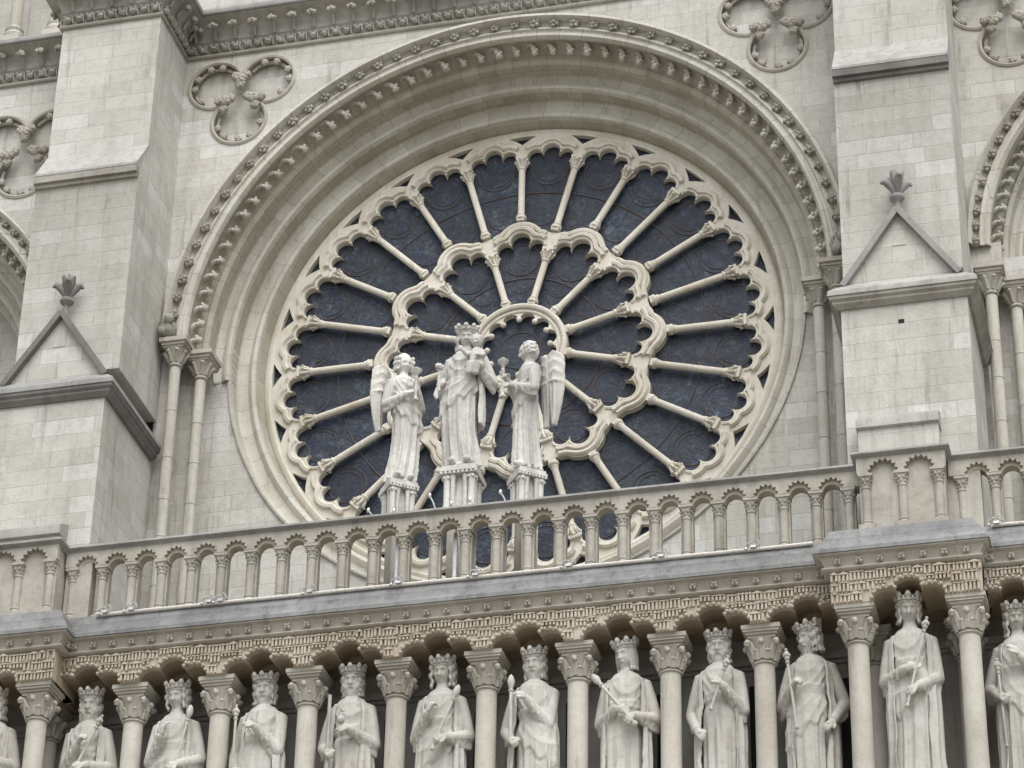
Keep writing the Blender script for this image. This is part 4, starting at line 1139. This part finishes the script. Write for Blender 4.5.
FZ = ZC-12.08
G = 'crowned king statues standing in a row in the arcaded gallery'
def king(i, x, label, y=-4.50, z=FZ, scale=1.0, beard=.05, yaw_=0, hair_len=.42, straight=False, vol=1.0, R_hand=(-.12, -.36, 2.35), L_hand=(.14, -.40, 2.02), R_curl=.9, L_curl=.9, R_dir=None, L_dir=None,
         staff=None, head='fleur', over=True, cl=True, front=.85, sweep=1, long_face=1.0, orb=None, left_in=0.0, crown_h=.13, n_cr=8, rz=0, book=None, narrow=1.0, rad=.026):
    b = figure(100+i, R_hand, L_hand, R_curl, L_curl, R_dir, L_dir, yaw_, beard, over, sweep=sweep, long_face=long_face, narrow=narrow, lean=(.6, -.5, .4, -.7, .2, -.4)[i % 6], fold=.85)
    hm = MB(); hair_into(hm, (0, -.015, 3.17), yaw_, hair_len, 1.0, r0=i, volume=vol, straight=straight)
    cm = MB(); crown_into(cm, (0, -.015, 3.18), yaw_, sc=1.0, h=crown_h-.05, n=n_cr)
    ex = []
    if staff: ex.append(('sword' if head == 'sword' else 'sceptre', staff_mesh(staff[0], staff[1], rad, head)))
    if orb:
        om = MB(); om.ball(orb, .075, 14, 10); om.box(orb[0]-.014, orb[0]+.014, orb[1]-.014, orb[1]+.014, orb[2]+.07, orb[2]+.24); om.box(orb[0]-.06, orb[0]+.06, orb[1]-.014, orb[1]+.014, orb[2]+.14, orb[2]+.17)
        ex.append(('orb', om))
    return statue('king_statue', (x, y, z), label, 'statue', G, b, hm, cm, ex, cloak(100+i, front, left_in=left_in) if cl else None, STATUE, scale, rz, sx=.87, vox=.0135)

Xs = statx
king(0, Xs[0], 'king statue cut off by the left edge, standing in front of the left projecting block', y=-4.85, beard=.045, L_hand=(.10, -.38, 2.10), R_hand=(-.15, -.4, 2.3))
king(1, Xs[1], 'long-faced bearded king statue, sceptre slanting over its chest, second king from the left', beard=.065, yaw_=.1, long_face=1.06, hair_len=.5, R_hand=(-.02, -.40, 2.36), L_hand=(.10, -.36, 1.95), R_curl=.8, staff=((.33, -.34, 2.68), (-.10, -.42, 1.72)), crown_h=.15, over=False)
king(2, Xs[2], 'beardless curly-haired king statue raising one hand to its chest, third king from the left', beard=0, hair_len=.36, vol=1.12, yaw_=-.12, R_hand=(-.10, -.42, 2.36), L_hand=(.22, -.40, 1.80), R_curl=.5, R_dir=(.3, -.2, .9), staff=((.36, -.30, 2.70), (.12, -.40, 1.3)), head='bud', rad=.022, sweep=-1)
king(3, Xs[3], 'bearded king statue with upright knobbed staff, forearm across its chest, fourth from the left', beard=.05, yaw_=.05, vol=1.05, R_hand=(-.42, -.30, 1.66), L_hand=(-.02, -.42, 2.36), L_curl=.4, L_dir=(-.8, 0, .35), staff=((-.42, -.34, 2.62), (-.40, -.38, .5)), over=False)
king(4, Xs[4], 'bearded king statue with an upright sword and a small orb with a cross', beard=.06, yaw_=.08, R_hand=(-.33, -.36, 1.80), L_hand=(.08, -.42, 2.16), L_curl=.45, L_dir=(-.9, -.1, .1), staff=((-.30, -.40, 2.78), (-.30, -.40, 1.0)), head='sword', rad=.034, orb=(-.04, -.47, 2.30), over=False, front=.7)
king(5, Xs[5], 'smooth-faced curly-haired king statue with a slanting sceptre, below the pedestal of the crowned woman', beard=0, hair_len=.40, vol=1.18, yaw_=-.05, R_hand=(-.14, -.42, 2.34), L_hand=(.18, -.40, 1.86), R_curl=.9, R_dir=(.5, -.1, .8), staff=((.34, -.33, 2.62), (-.02, -.46, 1.66)), head='bud', sweep=-1)
king(6, Xs[6], 'bearded king statue with a short upright sceptre, immediately right of the picture centre line', beard=.055, yaw_=-.10, R_hand=(-.34, -.34, 1.74), L_hand=(-.06, -.42, 2.42), L_curl=.6, L_dir=(-.7, -.1, .5), staff=((-.34, -.40, 2.66), (-.33, -.40, 1.70)), head='bud', rad=.032, sweep=1)
king(7, Xs[7], 'short-bearded straight-haired king statue gripping a slanting sceptre with both hands', beard=.022, yaw_=-.42, hair_len=.42, straight=True, vol=.95, R_hand=(-.10, -.40, 2.10), L_hand=(.22, -.42, 1.94), R_dir=(.9, -.1, -.25), L_dir=(-.75, -.1, -.3), R_curl=.25, L_curl=1.0, staff=((-.44, -.36, 2.60), (.26, -.46, 1.78)), head='bud', rad=.03, over=False, front=.95)
king(8, Xs[8], 'full-bearded king statue, fourth from the right edge, one arm low and sceptre at its breast', beard=.065, yaw_=.02, R_hand=(-.36, -.30, 1.62), L_hand=(.10, -.42, 2.36), R_curl=.6, L_curl=.9, L_dir=(-.6, -.1, .5), staff=((.19, -.42, 2.66), (-.08, -.46, 1.92)), head='fleur', rad=.024, over=False)
king(9, Xs[9], 'bearded king statue with its head turned sideways, just left of the right projecting block', beard=.055, yaw_=-.75, vol=1.08, R_hand=(-.26, -.38, 2.24), L_hand=(.40, -.24, 1.62), R_curl=.9, L_curl=.5, staff=((-.36, -.38, 2.70), (-.22, -.42, 1.5)), head='fleur', sweep=-1)
king(10, Xs[10], 'beardless king statue under the right projecting block, one hand flat across its waist', y=-4.85, z=FZ+.05, scale=1.03, beard=0, hair_len=.36, yaw_=.12, R_hand=(-.06, -.38, 2.06), L_hand=(.10, -.42, 1.72), R_curl=.12, R_dir=(.95, -.05, .18), L_curl=.8, L_dir=(-.7, -.1, -.25), staff=((.30, -.36, 2.72), (-.06, -.46, 1.42)), head='fleur', rad=.022, sweep=-1, front=.8)
king(11, Xs[11], 'young smooth-faced king statue at the right edge, hand raised to its chest', y=-4.5, beard=0, hair_len=.46, vol=1.1, yaw_=.1, L_hand=(.02, -.42, 2.40), R_hand=(-.36, -.34, 1.75), L_curl=.35, L_dir=(-.6, -.1, .7), staff=((-.36, -.38, 2.2), (-.30, -.40, .9)), head='fleur', rad=.022)

# ------------------------------------------------------------------ the crowned woman with a child between two angels
def pedestal(w_, h, name='pedestal'):
    mb = MB(); z = 0
    def slab(a, b, ww): mb.box(-ww, ww, -ww, ww, a, b)
    mb.ball((0, 0, -.03), (w_*.98, w_*.9, .13), 18, 8, .06, 4)
    slab(-.16, -.08, w_*1.02); slab(-.22, -.16, w_*1.10); slab(-.28, -.22, w_*.98)
    for s in (-1, 1):
        for t in (-1, 1):
            mb.lathe([(.10, -.30), (.075, -.45), (.07, -h+.2), (.1, -h+.1), (.1, -h)], s*w_*.72, t*w_*.72, 12)
            for k in range(6): a = k*pi/3; mb.ball((s*w_*.72+.09*cos(a), t*w_*.72+.09*sin(a), -.36), .04, 6, 5, .2, k)
        for k in (-.36, .36): mb.lathe([(.07, -.30), (.05, -.42), (.045, -h)], w_*.8*s, w_*k, 8); mb.lathe([(.07, -.30), (.05, -.42), (.045, -h)], w_*k, w_*.8*s, 8)
    mb.box(-w_*.62, w_*.62, -w_*.62, w_*.62, -h, -.25)
    n = 9
    for k in range(n):
        x = -w_+2*w_*k/(n-1); mb.ball((x, -w_*1.04, -.255), (.04, .03, .04), 6, 5); mb.ball((w_*1.04, x, -.255), (.03, .04, .04), 6, 5); mb.ball((-w_*1.04, x, -.255), (.03, .04, .04), 6, 5)
    return mb
def plinth(root, w_):
    mb = MB(); mb.box(-w_, w_, -w_, w_, -3.5, -1.15); mb.box(-w_*1.3, w_*1.3, -w_*1.3, w_*1.3, -1.19, -1.12)
    link('plinth', mb.mesh('plinth', BALUST), root)
def wing(s, top, tip, out, width=.46, thick=.09, back=.10, seed=1, spread=.35):
    """a feathered wing folded upright: s side, top and tip heights, out = offset from the spine"""
    mb = MB(); nl, nw = 60, 22; F_, B_ = [], []
    for i in range(nl+1):
        t = i/nl; z = top+(tip-top)*t
        wd = width*(math.sqrt(max(0, 1-(1-min(1, t/.10))**2)) if t < .10 else 1)*(1-.10*t-.62*max(0, t-.45)**1.25/.47)
        cxx = out+spread*.5*sin(t*1.9)*.4-.10*t
        rowf, rowb = [], []
        for k in range(nw+1):
            u = k/nw-.5; x = cxx+u*wd; 
            rg = .034*(ridge(u*2*pi*4.5)-.5) if t > .42 else .030*(ridge((t*15-abs(u)*2.0)*pi)-.5)
            if abs(t-.42) < .03: rg += .03*gs(t-.42, .012)
            e = math.sqrt(max(0, 1-(2*u)**2))
            y = back+.10*(2*u)**2+.10*t
            rowf.append((s*x, y-thick*.5*e-rg*e, z)); rowb.append((s*x, y+thick*.5*e+.005, z))
        F_.append(rowf); B_.append(rowb)
    k_ = nw+1; vs = [p for r_ in F_ for p in r_]+[p for r_ in B_ for p in r_]; o_ = k_*(nl+1); fs = []
    for i in range(nl):
        for k in range(nw):
            a, b, c_, d = i*k_+k, i*k_+k+1, (i+1)*k_+k+1, (i+1)*k_+k; fs.append((a, b, c_, d)); fs.append((o_+d, o_+c_, o_+b, o_+a))
        for k in (0, nw): fs.append((i*k_+k, (i+1)*k_+k, o_+(i+1)*k_+k, o_+i*k_+k))
    for i in (0, nl):
        for k in range(nw): fs.append((i*k_+k, i*k_+k+1, o_+i*k_+k+1, o_+i*k_+k))
    mb.add(vs, fs); return mb
def candlestick(p, h=.55):
    mb = MB(); x, y, z = p
    mb.lathe([(.085, z-h*.5), (.09, z-h*.46), (.05, z-h*.42), (.03, z-h*.3), (.045, z-h*.15), (.05, z-h*.1), (.028, z-.02), (.03, z+h*.2), (.055, z+h*.27), (.03, z+h*.33), (.06, z+h*.42), (.13, z+h*.5), (.135, z+h*.54), (.05, z+h*.55), (.045, z+h*.62)], x, y, 14)
    return mb
VY = -3.66
vb = figure(301, (-.42, -.30, 2.02), (.30, -.36, 2.30), .8, .5, (-.3, -.4, -.6), (-.9, -.2, .1), .18, 0, True, sweep=-1, narrow=.98, lean=-1.0, fold=1.35)
vh = MB(); hair_into(vh, (0, -.015, 3.19), .18, .62, r0=31, volume=1.12)
vc = MB(); crown_into(vc, (0, -.015, 3.19), .18, h=.09, n=8)
fl = MB(); fl.tube([(-.46, -.42, 1.70), (-.47, -.42, 2.0), (-.45, -.44, 2.25)], [.03, .035, .03], 8)
for k in range(5): fl.ball((-.46+.05*cos(k*1.3), -.44+.05*sin(k*1.3), 2.27+.03*(k % 2)), (.05, .05, .06), 8, 6, .2, k)
fl.tube([(-.49, -.40, 1.78), (-.53, -.41, 1.62), (-.50, -.42, 1.52)], [.05, .055, .03], 8)
# the child seated on her left arm
ch = MB()
ch.tube([(.30, -.28, 2.22), (.29, -.25, 2.5), (.28, -.22, 2.72)], [.17, .155, .12], 14)
ch.tube([(.28, -.30, 2.28), (.20, -.46, 2.24), (.18, -.46, 2.02)], [.12, .10, .06], 10); ch.tube([(.36, -.30, 2.28), (.34, -.46, 2.22), (.33, -.46, 2.0)], [.12, .10, .06], 10)
ch.tube([(.20, -.24, 2.66), (.08, -.34, 2.58), (.02, -.42, 2.66)], [.065, .055, .045], 8); ch.tube([(.38, -.24, 2.66), (.46, -.32, 2.52), (.40, -.42, 2.46)], [.065, .055, .045], 8)
ch.tube([(.28, -.22, 2.7), (.28, -.22, 2.82)], .06, 8); head_into(ch, (.285, -.23, 2.93), -.2, 0, sc=.66)
for k in range(14): a = k*.9; ch.ball((.285+.11*cos(a), -.20+.11*sin(a)*.8, 3.0+.05*sin(k)), .05, 7, 5, .2, k)
hand_into(ch, (.02, -.42, 2.64), (-.3, -.3, .8), (0, .5, -.5), .4, sc=.55); hand_into(ch, (.40, -.42, 2.47), (-.6, -.6, 0), (0, .3, -.8), .5, sc=.55)
vr = statue('woman_statue', (0.0, VY, ZC-4.66), 'tall white statue of a crowned woman with a child, in front of the rose window', 'statue', None, vb, vh, vc, [('flower_stem', fl)], cloak(301, 1.15, zb=1.0, flare=.3), VIRGIN, .83, 0, vox=.014)
link('child', voxel(ch, .014, VIRGIN, 'child'), vr)
pm = pedestal(.36, 1.15).mesh('pedestal', VIRGIN); link('pedestal', pm, vr); plinth(vr, .24)
# left angel: looks towards the middle, candlestick in front, one tall wing behind its right shoulder
GA = 'statues of angels with candlesticks'
la = figure(302, (-.02, -.42, 2.20), (.16, -.42, 2.42), .9, .9, (.7, -.2, .3), (-.3, -.2, .8), .0, 0, True, sweep=1, narrow=.86, lean=1.0, fold=1.3)
lh = MB(); hair_into(lh, (0, -.015, 3.19), .0, .34, r0=5, volume=1.12)
ra_ = statue('angel_statue', (-1.14, VY, ZC-4.80), 'white winged angel statue with a candlestick, left of the crowned woman', 'statue', GA, la, lh, None, [('candlestick', candlestick((.12, -.52, 2.36), .8))], None, VIRGIN, .75, R_(38))
for s_, o_ in ((-1, .42), (1, .30)): link('wing', voxel(wing(s_, 3.22, 1.45, o_, back=.24, width=.48, spread=.5), .016, VIRGIN, 'wing', 1), ra_)
link('pedestal', pedestal(.33, 1.15).mesh('pedestal', VIRGIN), ra_); plinth(ra_, .20)
rb = figure(303, (-.12, -.46, 2.36), (.0, -.46, 2.18), .9, .9, (.2, -.6, .3), (-.4, -.5, .2), -.25, 0, True, sweep=-1, narrow=.82, lean=-.9, fold=1.3)
rh = MB(); hair_into(rh, (0, -.015, 3.19), -.25, .26, r0=9, volume=1.02)
rr_ = statue('angel_statue', (1.13, VY, ZC-4.84), 'white winged angel statue in profile with a candlestick, right of the crowned woman', 'statue', GA, rb, rh, None, [('candlestick', candlestick((-.08, -.62, 2.32), .95))], None, VIRGIN, .75, R_(-52))
for s_, o_, yw in ((1, .34, 46), (-1, .28, -20)):
    q = link('wing', voxel(wing(s_, 3.30, 1.35, o_, back=.12, width=.50, spread=.4), .016, VIRGIN, 'wing', 1), rr_); q.rotation_euler = (0, 0, R_(yw)); q.location = (0, .22, 0)
link('pedestal', pedestal(.32, 1.15).mesh('pedestal', VIRGIN), rr_); plinth(rr_, .20)
